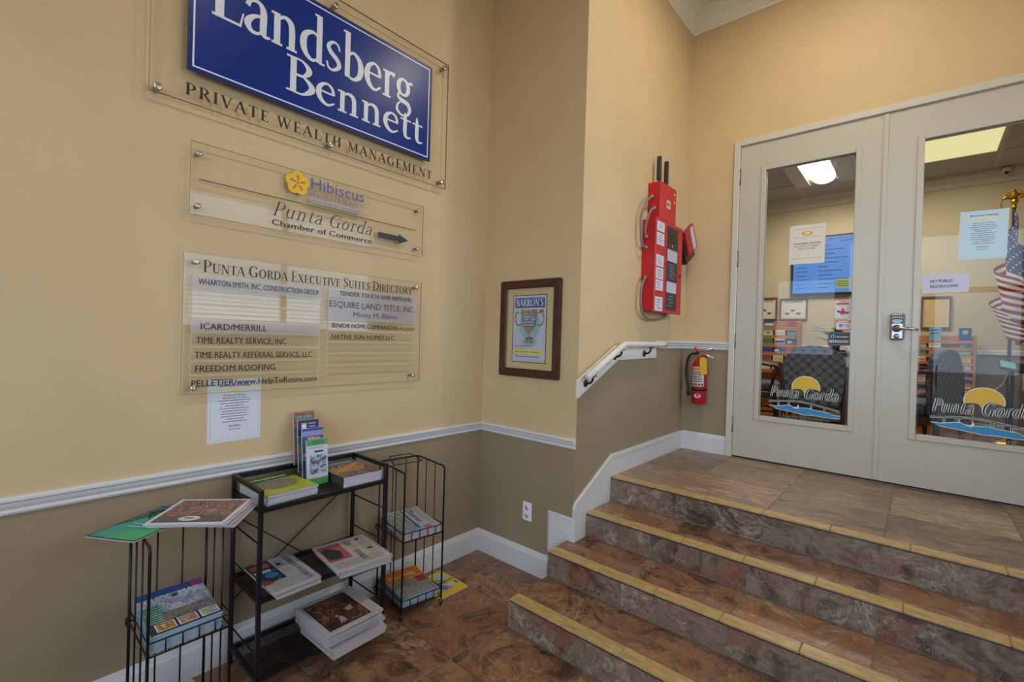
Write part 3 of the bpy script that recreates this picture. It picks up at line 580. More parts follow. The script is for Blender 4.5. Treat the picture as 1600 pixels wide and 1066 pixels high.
# door logos
SUN = mat('#d9ad1c', .4); BLUE = mat('#2a86bd', .4); WH = mat('#d8dad6', .4); BK = mat('#16161a', .4); SAND = mat('#b39f70', .5)
def door_logo(parent, x0):
    p = Print(faceY(YD+.0138), .0005)
    def sun(r, m, lev):
        pts = []
        for i in range(25):
            a = math.radians(-14+208*i/24); pts.append((x0+.236+r*1.0*math.cos(a), 1.182+r*.95*math.sin(a)))
        pts += [(x0+.236-r*.55, 1.182-.012), (x0+.215, 1.165), (x0+.236, 1.130+(.085-r)), (x0+.262, 1.172), (x0+.30, 1.172)]
        p.poly(pts, m, lev)
    sun(.089, WH, 1); sun(.084, SUN, 2)
    for m, lev, wt in ((WH, 3, 1.45), (BK, 4, .75)):
        p.serif('Punta', x0+.004, 1.100, .082, m, .185, wt, .28, .02, lev); p.serif('Gorda', x0+.222, 1.100, .082, m, .205, wt, .28, .02, lev)
    # bridge
    def deck(t, m, lev):
        P = []
        for i in range(21):
            s = i/20; P.append((x0+.0+s*.44, 1.062+.012*math.sin(s*PI)*1.3-.055*max(0, s-.45)))
        p.add([p.P(a, c-t, lev*p.step) for a, c in P]+[p.P(a, c+t, lev*p.step) for a, c in P], [(i, i+1, 22+i, 21+i) for i in range(20)], m)
    deck(.0055, WH, 1); deck(.003, BK, 2)
    for s in (.15, .30, .62, .80):
        c = 1.062+.012*math.sin(s*PI)*1.3-.055*max(0, s-.45)
        p.rect(x0+s*.44-.005, x0+s*.44+.005, c-.034, c, WH, 1); p.rect(x0+s*.44-.0025, x0+s*.44+.0025, c-.031, c, BK, 2)
    # waves
    for gr, m, lev in ((.004, WH, 3), (0, BLUE, 4)):
        wv = [(-.0, 1.030), (.05, 1.028), (.09, 1.036), (.14, 1.044), (.155, 1.034), (.20, 1.030), (.26, 1.034), (.285, 1.026), (.33, 1.022), (.38, 1.014), (.395, 1.004), (.445, 1.0)]
        lo = [(.445, .985), (.36, .984), (.29, .990), (.24, .986), (.20, .993), (.12, 1.004), (.05, 1.012)]
        p.poly([(x0+a, c+gr) for a, c in wv]+[(x0+a, c-gr) for a, c in lo], m, lev)
    p.poly([(x0+.155, 1.028), (x0+.185, 1.036), (x0+.193, 1.060), (x0+.20, 1.035), (x0+.19, 1.024)], WH, 5)
    for m, lev, wt in ((WH, 3, .03), (BK, 4, .0)):
        p.text('Chamber of Commerce', x0+.070, .952, .025, m, .31, wt, 'l', lev, .2)
    p.build('logo_decal', parent, label='sun, bridge and wave logo lettered Punta Gorda Chamber of Commerce')
door_logo(dL, 1.440); door_logo(dR, 2.345)
def sheet(name, label, cat, O, w, h, mapf, draw, mtl=PAPER, tilt=0, th=.0006, group=None):
    """sheet of paper w x h, lower-left corner O=(u,v) on surface mapf"""
    P = lambda u, v, hh: mapf(O[0]+u*math.cos(tilt)-v*math.sin(tilt), O[1]+u*math.sin(tilt)+v*math.cos(tilt), hh+.0006)
    c = P(w/2, h/2, 0); t = thing(name, label, cat, tuple(c), 0, group)
    b = M(); vs = [P(a, d, e_) for e_ in (0, th) for a, d in ((0, 0), (w, 0), (w, h), (0, h))]
    b.add(vs, [(3, 2, 1, 0), (4, 5, 6, 7), (0, 1, 5, 4), (1, 2, 6, 5), (2, 3, 7, 6), (3, 0, 4, 7)], mtl); b.build('sheet', t)
    p = Print(lambda u, v, hh: P(u, v, hh+th), .0003); draw(p, w, h); p.build('print', t)
    return t
YEL = mat('#e6e23a', .6)
def listings(p, w, h):
    p.text('Business Listings', w/2, h*.885, .0105, mat('#3b4468', .6), .58*w, .02, 'c')
    p.rect(w*.08, w*.93, h*.832, h*.846, YEL, 2); p.rect(w*.38, w*.64, h*.80, h*.820, YEL, 2)
    p.lines(w*.42, w*.60, h*.805, h*.815, 1, mat('#6a6a30', .6), 3, .4, .1)
    p.lines(w*.20, w*.80, h*.30, h*.765, 11, mat('#5b5f78', .6), 2, .26, .22, True, 5)
    p.text('2nd Floor', w/2, h*.235, .0085, mat('#3b4468', .6), .24*w, .02, 'c', 2, .15); p.lines(w*.38, w*.64, h*.18, h*.205, 1, mat('#5b5f78', .6), 2, .35, .1)
    p.border(w*.045, w*.955, h*.035, h*.965, .0012, mat('#b4bace', .6), 2)
inner = lambda u, v, h: (u, YD+.0132-h, v)
outer = lambda u, v, h: (u, YD+.0132-h, v)
sheet('notice_sheet', 'business listings sheet with a yellow highlighted line taped below the clear directory sign', 'notice', (-1.667, .981), .215, .276, wallA(0), listings, PAPER, .008)
sheet('notice_sheet', 'bluish business listings sheet taped to the right door glass', 'notice', (2.447, 2.034), .206, .288, outer, listings, mat('#b9ccd6', .7), -.02)
def hours(p, w, h):
    p.disc(w*.5, h*.78, .034, mat('#c9a54a', .5), 1, 24, .017); p.disc(w*.5, h*.78, .02, mat('#e8d49a', .5), 2, 20, .010)
    p.rect(w*.08, w*.92, h*.90, h*.905, INK, 1); p.rect(w*.08, w*.92, h*.68, h*.684, INK, 1); p.rect(w*.08, w*.92, h*.14, h*.145, INK, 1)
    p.text('CHAMBER HOURS', w/2, h*.50, .013, mat('#5a4a44', .6), .78*w, .02, 'c'); p.text('MONDAY TO FRIDAY', w/2, h*.435, .010, mat('#6a5a54', .6), .70*w, .02, 'c'); p.text('9AM TO 4PM', w/2, h*.37, .010, mat('#6a5a54', .6), .46*w, .02, 'c')
sheet('notice_sheet', 'white chamber hours notice with a gold emblem taped to the left door glass', 'notice', (1.542, 2.078), .222, .283, outer, hours, mat('#dcd4c8', .7), -.01)
def nopub(p, w, h):
    p.text('NO PUBLIC', w*.17, h*.58, .0175, mat('#333440', .6), .5*w, .03); p.text('RESTROOMS', w*.17, h*.28, .0175, mat('#333440', .6), .60*w, .03)
sheet('notice_sheet', 'white no public restrooms paper taped to the left edge of the right door glass', 'notice', (2.290, 1.836), .210, .113, outer, nopub, mat('#c3bfd0', .7), 0)
def bird(p, w, h):
    p.text('THE', w/2, h*.88, .009, mat('#b9482f', .6), .2*w, .03, 'c'); p.text('BIG PARROT', w/2, h*.76, .015, mat('#b9482f', .6), .78*w, .04, 'c') if False else p.lines(w*.1, w*.9, h*.74, h*.88, 1, mat('#b9482f', .6), 2, .8, .02)
    p.lines(w*.3, w*.7, h*.90, h*.96, 1, mat('#b9482f', .6), 2, .7, .02)
    p.poly([(w*.5, h*.62), (w*.56, h*.5), (w*.66, h*.38), (w*.60, h*.18), (w*.5, h*.26), (w*.4, h*.16), (w*.38, h*.38)], mat('#c8202a', .5), 2)
    p.poly([(w*.40, h*.40), (w*.10, h*.46), (w*.20, h*.34), (w*.40, h*.28)], mat('#2a4f86', .5), 3); p.poly([(w*.62, h*.38), (w*.95, h*.36), (w*.8, h*.26), (w*.62, h*.26)], mat('#2a4f86', .5), 3)
    p.disc(w*.78, h*.52, w*.14, mat('#e8b8ac', .5), 1)
sheet('notice_sheet', 'white flyer with a red bird taped at the right edge of the left door glass', 'flyer', (1.834, 1.680), .092, .126, outer, bird, mat('#d8d0d0', .6))
def cam_sticker(p, w, h):
    p.rect(0, w, h*.78, h, mat('#b33a40', .5), 1); p.lines(w*.08, w*.9, h*.82, h*.96, 1, WHITE, 2, .6, .02)
    p.poly([(w*.12, h*.55), (w*.40, h*.42), (w*.55, h*.5), (w*.28, h*.62)], mat('#2f6fa0', .5), 2); p.poly([(w*.2, h*.44), (w*.42, h*.36), (w*.4, h*.3), (w*.22, h*.34)], BK, 2)
    p.lines(w*.55, w*.95, h*.3, h*.6, 3, mat('#7a6a74', .5), 2, .4, .1); p.rect(0, w, 0, h*.1, mat('#b33a40', .5), 1)
sheet('door_sticker', 'small white security sticker with red top band below the bird flyer on the left door', 'sticker', (1.845, 1.598), .084, .070, outer, cam_sticker, mat('#d6cfd0', .5))
def blksign(p, w, h):
    p.border(w*.03, w*.97, h*.05, h*.95, .0014, mat('#b8c4c4', .4), 1)
    p.disc(w*.23, h*.66, w*.12, mat('#7fb6d8', .4), 1); p.poly([(w*.17, h*.52), (w*.22, h*.52), (w*.22, h*.78), (w*.17, h*.78)], BK, 2); p.poly([(w*.25, h*.52), (w*.30, h*.52), (w*.30, h*.78), (w*.25, h*.78)], BK, 2)
    p.text('NO PUBLIC', w*.40, h*.58, .011, WHITE, .52*w, .02); p.text('RESTROOMS', w*.08, h*.20, .019, WHITE, .84*w, .02)
sheet('restroom_sign', 'black no public restrooms sign with blue figures low on the left door glass', 'sign', (1.800, 1.492), .127, .095, outer, blksign, mat('#1b2226', .4))

# ================================================================== WALL SIGNS
def standoff(parent, y, z, x1, r=.013):
    M().lathe((0, y, z), [(0, .0005), (r*.8, .0005), (r*.8, x1+.004), (r, x1+.005), (r, x1+.013), (r*.8, x1+.016), (0, x1+.016)], ALU, 18, 'x').build('standoff', parent)
def acrylic(parent, x, y0, y1, z0, z1, th=.006):
    a = M(); a.add([(x+th, y0, z0), (x+th, y1, z0), (x+th, y1, z1), (x+th, y0, z1)], [(0, 1, 2, 3)], ACR); a.build('acrylic_panel', parent)
    e_ = M(); q = .0012
    for (a0, a1, b0, b1) in ((y0-q, y0, z0-q, z1+q), (y1, y1+q, z0-q, z1+q), (y0, y1, z0-q, z0), (y0, y1, z1, z1+q)): e_.box(x, x+th, a0, a1, b0, b1, ACRE)
    e_.build('panel_edge', parent)
# 1: blue wealth-management sign
s1 = thing('wall_sign', 'large blue sign with white serif lettering on a clear panel, topmost on the left wall', 'sign', (.02, -1.16, 2.75))
acrylic(s1, .026, -1.900, -.414, 2.396, 3.165, .010)
for y, z in ((-1.875, 2.412), (-1.168, 2.420), (-.450, 2.428), (-.450, 3.130), (-1.164, 3.118), (-1.872, 3.12)): standoff(s1, y, z, .036, .015)
NAVY = mat('#0f2f80', .3, 0, .25); SILV = mat('#dcdfe6', .35)
bl = M(); bl.box(.0362, .0400, -1.782, -.545, 2.524, 3.088, mat('#0d1838', .4)); bl.box(.0362, .0404, -1.776, -.551, 2.530, 3.082, NAVY); bl.build('blue_field', s1)
p = Print(wallA(.0405), .0006); p.border(-1.764, -.563, 2.543, 3.070, .0065, SILV, 1)
p.build('border_line', s1)
p = Print(wallA(.0405), .0006)
p.serif('Landsberg', -1.712, 2.790, .222, SILV, 1.030, 1.02, 0, -.035, 2)
p.build('lettering', s1)
p = Print(wallA(.0405), .0006)
p.serif('Bennett', -1.402, 2.606, .165, SILV, .800, 1.02, 0, -.02, 3)
p.build('lettering', s1)
PWM = 'PRIVATE WEALTH MANAGEMENT'; _, Wt = serif_strips(PWM, 1, 0, .16)
for wd_ in PWM.split():
    _, a_ = serif_strips(PWM[:PWM.index(wd_)]+'I', 1, 0, .16); a_ -= GL['I'][0]; _, b_ = serif_strips(wd_, 1, 0, .16)
    p = Print(wallA(.0362), .0006); p.serif(wd_, -1.786+1.262*a_/Wt, 2.424, .048, mat('#1a1512', .5), 1.262*b_/Wt, 1.3, 0, .16, 1); p.build('lettering', s1, label='dark spaced serif capitals')
# 2: middle sign
s2 = thing('wall_sign', 'clear acrylic sign with yellow flower logo and black arrow, middle of left wall', 'sign', (.02, -1.16, 2.1))
acrylic(s2, .022, -1.757, -.572, 1.950, 2.248)
for y, z in ((-1.730, 2.200), (-1.730, 1.984), (-.613, 2.215), (-.613, 1.990)): standoff(s2, y, z, .028, .011)
DK = mat('#221d1c', .5)
p = Print(wallA(.0282), .0005); p.rect(-1.728, -.624, 2.0945, 2.0985, DK, 1); p.build('rule_line', s2)
p = Print(wallA(.0282), .0005)
PINK = mat('#8c8db8', .5)
p.text('Hibiscus', -1.258, 2.180, .055, mat('#4a53a4', .4), .288, .005, 'l', 2); p.text('INVESTMENTS', -1.258, 2.148, .017, mat('#5a5fa6', .4), .284, .0, 'l', 2)
p.rect(-1.262, -.975, 2.112, 2.132, mat('#aaa3a0', .5), 1); p.lines(-1.258, -.98, 2.117, 2.129, 1, mat('#8a86a8', .5), 2, .6, .02)
p.build('lettering', s2, label='purple sans lettering with a small grey line')
p = Print(wallA(.0282), .0005)
p.serif('Punta Gorda', -1.440, 2.012, .068, DK, .520, .62, .28, .03, 3)
p.text('Chamber of Commerce', -1.436, 1.968, .026, DK, .520, .03, 'l', 3)
p.build('lettering', s2, label='black italic name over bold sans words')
p = Print(wallA(.0282), .0005)
p.poly([(-.878, 2.010), (-.745, 2.010), (-.745, 1.998), (-.677, 2.026), (-.745, 2.054), (-.745, 2.042), (-.878, 2.042)], mat('#2b2728', .4), 2)
p.build('arrow', s2)
p = Print(wallA(.0282), .0006); FY = mat('#e9b81e', .45); FO = mat('#b5571c', .45)
for k in range(5):
    a = math.radians(90+72*k); cx, cy = -1.322+.030*math.cos(a), 2.190+.030*math.sin(a); p.disc(cx, cy, .0285, FY, 1+.2*k, 18)
p.disc(-1.322, 2.190, .022, FY, 2.2, 16)
for k in range(5):
    a = math.radians(90+72*k); c_, s_ = math.cos(a), math.sin(a)
    p.poly([(-1.322+.010*c_-.003*s_, 2.190+.010*s_+.003*c_), (-1.322+.036*c_-.004*s_, 2.190+.036*s_+.004*c_), (-1.322+.040*c_, 2.190+.040*s_), (-1.322+.036*c_+.004*s_, 2.190+.036*s_-.004*c_), (-1.322+.010*c_+.003*s_, 2.190+.010*s_-.003*c_)], FO, 3)
p.disc(-1.322, 2.190, .005, mat('#6a6a48', .4), 4, 10); p.build('flower_logo', s2)
# 3: directory
s3 = thing('directory_sign', 'clear acrylic directory with two columns of name strips, lowest sign of left wall', 'sign', (.02, -1.17, 1.5))
acrylic(s3, .022, -1.772, -.572, 1.205, 1.792)
for y, z in ((-1.731, 1.752), (-.612, 1.760), (-1.731, 1.230), (-.622, 1.240)): standoff(s3, y, z, .028, .011)
p = Print(wallA(.0282), .0005); p.serif('PUNTA GORDA EXECUTIVE SUITES DIRECTORY', -1.706, 1.716, .050, mat('#242530', .5), 1.068, .9, 0, .02, 2, .78); p.build('title_lettering', s3)
STRIP = glassy('strip_film', (.965, .96, .95), 1.45, .03, 1.0); LITE = mat('#c5bfc0', .5)
Lz = [1.634, 1.572, 1.512, 1.450, 1.391, 1.333, 1.277, 1.222]; 
def strip(y0, y1, z0, z1, txt=None, h=.02, w=None, u=None, bold=.03, white=False, m=None, mt=None):
    t = M().add([(.0308, y0, z0), (.0308, y1, z0), (.0308, y1, z1), (.0308, y0, z1)], [(0, 1, 2, 3)], mt or STRIP)
    for ya, yb in ((y0, y0+.001), (y1-.001, y1)): t.box(.0283, .0310, ya, yb, z0, z1, mat('#cfc7b4', .4))
    t.box(.0283, .0312, y0, y1, z0, z0+.0012, mat('#cfc7b4', .4)); t.box(.0283, .0312, y0, y1, z1-.0012, z1, mat('#cfc7b4', .4))
    o = t.build('name_strip', s3)
    if txt:
        p_ = Print(wallA(.0309), .0004)
        for (tx, uu, vv, hh, ww, bb) in txt: p_.text(tx, uu, vv, hh, m or INK, ww, bb, 'l', 2)
        q_ = p_.build('lettering', o)
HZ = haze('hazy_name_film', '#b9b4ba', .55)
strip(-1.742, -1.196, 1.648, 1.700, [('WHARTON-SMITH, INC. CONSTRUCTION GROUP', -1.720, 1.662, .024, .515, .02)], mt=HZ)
strip(-1.742, -1.196, 1.585, 1.645); strip(-1.742, -1.196, 1.522, 1.582)
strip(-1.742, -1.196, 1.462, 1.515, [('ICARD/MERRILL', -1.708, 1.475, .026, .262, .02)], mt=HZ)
strip(-1.742, -1.196, 1.402, 1.458, [('TIME REALTY SERVICE, INC', -1.723, 1.416, .027, .365, .02)])
strip(-1.742, -1.196, 1.343, 1.398, [('TIME REALTY REFERRAL SERVICE, LLC', -1.727, 1.355, .026, .495, .02)])
strip(-1.742, -1.196, 1.284, 1.339, [('FREEDOM ROOFING', -1.724, 1.297, .026, .318, .02)])
strip(-1.742, -1.196, 1.226, 1.280, [('PELLETIER/www.HelpToRetire.com', -1.736, 1.236, .026, .53, .02)])
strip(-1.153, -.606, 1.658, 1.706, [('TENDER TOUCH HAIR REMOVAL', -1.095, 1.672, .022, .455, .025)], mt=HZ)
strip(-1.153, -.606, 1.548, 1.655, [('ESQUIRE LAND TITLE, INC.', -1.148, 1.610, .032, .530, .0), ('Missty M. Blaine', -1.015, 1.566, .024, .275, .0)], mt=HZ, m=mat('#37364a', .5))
strip(-1.153, -.606, 1.490, 1.544, [('SENIOR HOME COMPANIONS', -1.135, 1.505, .022, .40, .025), ('941.624.5484', -.728, 1.507, .013, .115, .02)])
strip(-1.153, -.606, 1.432, 1.486, [('NATIVE SUN HOMES LLC', -1.132, 1.447, .022, .375, .025)])
strip(-1.153, -.606, 1.372, 1.428); strip(-1.153, -.606, 1.310, 1.368); strip(-1.153, -.606, 1.249, 1.306)

# ================================================================== FRAMED COVER ON SHORT WALL
pf = thing('picture_frame', 'dark wood framed financial magazine cover showing a trophy cup', 'picture', (.41, -.01, 1.23))
b = M(); X0, X1, Z0, Z1 = .172, .660, 1.231, 1.851; fwid = .052
for (a0, a1, c0, c1) in ((X0, X0+fwid, Z0, Z1), (X1-fwid, X1, Z0, Z1), (X0+fwid, X1-fwid, Z0, Z0+fwid), (X0+fwid, X1-fwid, Z1-fwid, Z1)): b.cbox(a0, a1, -.030, -.001, c0, c1, DARKW, .007)
b.build('frame', pf)
b = M()
for (a0, a1, c0, c1) in ((X0+fwid-.004, X0+fwid+.003, Z0+fwid, Z1-fwid), (X1-fwid-.003, X1-fwid+.004, Z0+fwid, Z1-fwid)): b.box(a0, a1, -.020, -.002, c0, c1, mat('#8a7a62', .4))
b.build('inner_lip', pf)
p = Print(faceY(-.008), .0006); p.rect(X0+fwid-.002, X1-fwid+.002, Z0+fwid-.002, Z1-fwid+.002, mat('#cdb98c', .8), 0); p.build('mat_board', pf)
def sc(u): return .278+u*.268
def sv(v): return 1.328+v*.424
p = Print(faceY(-.0085), .0005)
p.rect(sc(-.02), sc(1.02), sv(-.012), sv(1.012), mat('#4a2a26', .5), 1); p.rect(sc(0), sc(1), sv(0), sv(1), mat('#bfc2d6', .5), 2)
p.rect(sc(.05), sc(.95), sv(.815), sv(.965), mat('#2c4a96', .4), 3); p.serif("BARRON'S", sc(.08), sv(.838), .047, mat('#e0e2ea', .4), .224, 1.0, 0, .0, 4)
p.rect(sc(.80), sc(.93), sv(.75), sv(.785), mat('#d5382f', .5), 3)
CUPW = photo(['#d8d2c0', '#3e5a78', '#c0a060', '#2b3446', '#b7c4cc'], 60, 1.); HALO = mat('#8fb6cc', .6)
p.disc(sc(.52), sv(.56), .085, HALO, 3, 24, .095); p.disc(sc(.5), sv(.30), .062, HALO, 3, 20, .03)
p.poly([(sc(.24), sv(.79)), (sc(.76), sv(.79)), (sc(.72), sv(.56)), (sc(.62), sv(.47)), (sc(.53), sv(.42)), (sc(.53), sv(.36)), (sc(.64), sv(.31)), (sc(.64), sv(.28)), (sc(.36), sv(.28)), (sc(.36), sv(.31)), (sc(.47), sv(.36)), (sc(.47), sv(.42)), (sc(.38), sv(.47)), (sc(.28), sv(.56))], CUPW, 4)
for sg in (-1, 1):
    q = [(sc(.5+sg*.26), sv(.73)), (sc(.5+sg*.40), sv(.75)), (sc(.5+sg*.44), sv(.64)), (sc(.5+sg*.36), sv(.55)), (sc(.5+sg*.24), sv(.56))]
    for a, c_ in zip(q, q[1:]):
        dx, dy = c_[0]-a[0], c_[1]-a[1]; d = math.hypot(dx, dy); nx, ny = -dy/d*.006, dx/d*.006
        p.poly([(a[0]+nx, a[1]+ny), (c_[0]+nx, c_[1]+ny), (c_[0]-nx, c_[1]-ny), (a[0]-nx, a[1]-ny)], CUPW, 4)
p.rect(sc(.31), sc(.69), sv(.53), sv(.70), mat('#3d6a98', .5), 5)
p.text("AMERICA'S", sc(.5), sv(.665), .010, WHITE, .095, .03, 'c', 6); p.text('TOP 1,200', sc(.5), sv(.625), .012, WHITE, .095, .03, 'c', 6); p.text('FINANCIAL', sc(.5), sv(.585), .010, WHITE, .095, .03, 'c', 6); p.text('ADVISORS', sc(.5), sv(.545), .010, WHITE, .090, .03, 'c', 6)
p.text('Top 1,200 Financial Advisors', sc(.07), sv(.225), .012, mat('#a06a70', .5), .150, .0, 'l', 4)
p.rect(sc(.05), sc(.95), sv(.125), sv(.175), mat('#e0dc3c', .5), 4); p.lines(sc(.08), sc(.9), sv(.13), sv(.17), 1, mat('#6a6450', .5), 5, .3, .05); p.lines(sc(.1), sc(.92), sv(.06), sv(.10), 1, mat('#70708a', .5), 5, .35, .05)
p.build('magazine_cover', pf)
M().box(X0+fwid-.002, X1-fwid+.002, -.0165, -.015, Z0+fwid, Z1-fwid, ACR).build('glass', pf)
# outlet
o_ = thing('wall_outlet', 'white duplex outlet low on the short wall by the steps', 'outlet', (.437, 0, .38))
M().cbox(.401, .473, -.007, -.0005, .319, .436, WHITE, .003).build('cover_plate', o_)
for z in (.352, .403):
    q = M().lathe((.437, -.007, z), [(0, .001), (.017, .001), (.017, -.002), (0, -.002)], mat('#d4d4da', .4), 16, 'y')
    q.box(.429, .432, -.0095, -.009, z-.004, z+.006, INK).box(.442, .445, -.0095, -.009, z-.004, z+.006, INK).box(.435, .439, -.0095, -.009, z-.011, z-.008, INK); q.build('socket', o_)
# ================================================================== HANDRAIL
hr = thing('handrail', 'white handrail on a white backing board climbing the stair wall', 'handrail', (XB, .45, 1.2))
b = M(); hb = [(-.020, 1.136), (-.020, 1.241), (.425, 1.450), (1.03, 1.452), (1.03, 1.360), (.445, 1.352)]
b.prism([(y, z) for y, z in hb][::-1], (XB, 0, 0), (0, 1, 0), (0, 0, 1), (.018, 0, 0), mat('#dcd8cf', .35)); b.build('backing_board', hr, bevel=.002)
rp = [(XB+.014, -.002, 1.262), (XB+.065, .0, 1.262), (XB+.068, .43, 1.458), (XB+.068, 1.01, 1.462), (XB+.03, 1.04, 1.462), (XB, 1.045, 1.462)]
M().tube(rnd(rp[1:4], .03, 5)+[Vector((XB+.068, 1.075, 1.462))], .020, mat('#dad5ca', .3), 14).build('rail', hr)
BRZ = mat('#3a302c', .4, .6)
def rz_at(y): return 1.262+(y)*.456 if y < .43 else 1.460
for y in (.055, .395, .82):
    zt = rz_at(y); zb = zt-.065
    q = M(); q.lathe((XB+.018, y, zb), [(0, 0), (.022, 0), (.022, .006), (.010, .010), (0, .010)], BRZ, 14, 'x')
    q.tube(rnd([(XB+.022, y, zb), (XB+.05, y, zb+.002), (XB+.068, y, zb+.02), (XB+.068, y, zt-.016)], .015), .007, BRZ, 8)
    q.cbox(XB+.055, XB+.081, y-.03, y+.03, zt-.023, zt-.018, BRZ, .001); q.build('bracket', hr)
for y, z in ((.17, 1.30), (.31, 1.365)):
    M().lathe((XB+.018, y, z-.03), [(0, 0), (.006, 0), (.005, .004), (0, .004)], BRZ, 10, 'x').build('screw', hr)
# ================================================================== FIRE ALARM BOXES
RED = mottled('red_enamel', '#b8131c', '#c8202a', 3, .3)
ra = thing('alarm_transmitter', 'upper red metal alarm box with two black antennas', 'alarm transmitter', (XB+.04, .98, 2.36))
M().cbox(XB, XB+.088, .845, 1.128, 2.362, 2.624, RED, .003).build('box', ra)
M().cbox(XB+.086, XB+.092, .842, 1.131, 2.359, 2.627, RED, .002).build('lid', ra)
p = Print(wallA(XB+.0922)); p.rect(.955, 1.030, 2.455, 2.520, mat('#d8b49a', .5), 1); p.border(.955, 1.03, 2.455, 2.52, .003, mat('#c87040', .5), 2); p.lines(.968, 1.018, 2.475, 2.500, 2, INK, 2, .6, .05)
p.disc(1.095, 2.585, .008, WHITE, 1, 12); p.disc(1.095, 2.525, .008, WHITE, 1, 12); p.build('label_sticker', ra)
for y in (.908, 1.034):
    q = M(); q.cyl((XB+.05, y, 2.624), (XB+.05, y, 2.655), .006, BLK, 10); q.cbox(XB+.034, XB+.066, y-.012, y+.012, 2.652, 2.826, mat('#2c2b2d', .5), .005); q.build('antenna', ra, bevel=.006)
rb = thing('fire_alarm', 'tall red fire alarm control panel with white cards and a black strip', 'fire alarm', (XB+.05, 1.0, 1.69))
M().cbox(XB, XB+.098, .775, 1.232, 1.700, 2.345, RED, .003).build('box', rb)
M().cbox(XB+.098, XB+.106, .765, 1.243, 1.692, 2.352, RED, .003).build('door', rb)
p = Print(wallA(XB+.1062), .0005)
CARD = mat('#d5d3d8', .5)
for (z0, z1) in ((2.262, 2.33), (2.165, 2.25), (2.015, 2.095), (1.925, 2.005), (1.845, 1.918), (1.700, 1.80)):
    p.rect(.780, .905, z0, z1, CARD, 1); p.lines(.795, .89, z0+.01, z1-.01, 4, mat('#8a8aa0', .5), 2, .4, .3, False, int(z0*1000))
p.build('instruction_card', rb)
p = Print(wallA(XB+.1062), .0005); p.rect(.955, 1.155, 1.715, 2.325, mat('#26262b', .3), 1); p.rect(.985, 1.135, 2.215, 2.300, mat('#101014', .15), 2); p.rect(.965, 1.145, 2.075, 2.160, mat('#bdb9c8', .4), 2); p.rect(.965, 1.145, 1.845, 1.925, mat('#c3bfd0', .4), 2)
p.lines(.975, 1.135, 1.945, 2.06, 7, mat('#8a8a90', .5), 2, .35, .3, False, 9); p.lines(.975, 1.135, 1.74, 1.83, 4, mat('#8a8a90', .5), 2, .3, .4, False, 10); p.disc(1.05, 2.19, .008, CARD, 3, 10); p.build('display_strip', rb)
M().lathe((XB+.106, 1.203, 1.985), [(0, 0), (.010, 0), (.010, .004), (0, .004)], BLK, 12, 'x').build('door_lock', rb)
COND = mat('#7e776c', .6, 0)
def conduit(pts, label, r=.0075):
    b = M(); b.tube([tuple(q) for q in cr([tuple(p_) for p_ in pts], 8)], r, COND, 10)
    for e1 in (pts[0], pts[-1]): b.cyl((e1[0], e1[1]-.014, e1[2]), (e1[0], e1[1]+.010, e1[2]), r*1.6, mat('#8f8d8a', .4, .6), 12)
    tag(b.build('conduit_loop'), label, 'conduit')
xc = XB+.04
conduit([(xc, .83, 2.515), (xc, .74, 2.46), (xc, .668, 2.34), (xc, .672, 2.22), (xc, .70, 2.15), (xc, .76, 2.140)], 'outer grey flexible conduit looping from the upper box to the panel')
conduit([(xc+.02, .83, 2.43), (xc+.02, .77, 2.40), (xc+.01, .733, 2.32), (xc, .735, 2.25), (xc, .76, 2.215)], 'inner short grey flexible conduit between the two red boxes')
conduit([(xc, .762, 1.93), (xc, .705, 1.86), (xc, .705, 1.72), (xc, .80, 1.650), (xc, .98, 1.648), (xc, 1.09, 1.664), (xc, 1.12, 1.685)], 'grey flexible conduit looping under the red panel')
# binder pocket
bk = thing('document_pocket', 'black and red tilted document pocket holding a binder beside the alarm panel', 'document holder', (XB+.06, 1.36, 2.25))
b = M(); O = Vector((XB+.045, 1.372, 2.10)); a = math.radians(-24)
U = Vector((0, math.cos(a), -math.sin(a)))*1.; V = Vector((0, -math.sin(-a), math.cos(a)))
U = Vector((0, .84, .54)); V = Vector((0, -.54, .84))
b.prism([(0, 0), (.20, 0), (.20, .20), (0, .20)], O, U, V, (.05, 0, 0), mat('#2a2728', .4)); b.build('pocket', bk, bevel=.004)
b = M(); b.prism([(.02, .06), (.215, .06), (.215, .26), (.02, .26)], O+Vector((.052, 0, 0)), U, V, (.022, 0, 0), mat('#a3242c', .4)); b.build('binder', bk)
b = M(); b.prism([(.130, .07), (.195, .07), (.195, .25), (.130, .25)], O+Vector((.0742, 0, 0)), U, V, (.001, 0, 0), mat('#c9c3cc', .5)); b.build('spine_label', bk)
b = M(); b.prism([(.215, .08), (.228, .08), (.228, .25), (.215, .25)], O+Vector((.025, 0, 0)), U, V, (.04, 0, 0), PAPER); b.build('papers', bk)
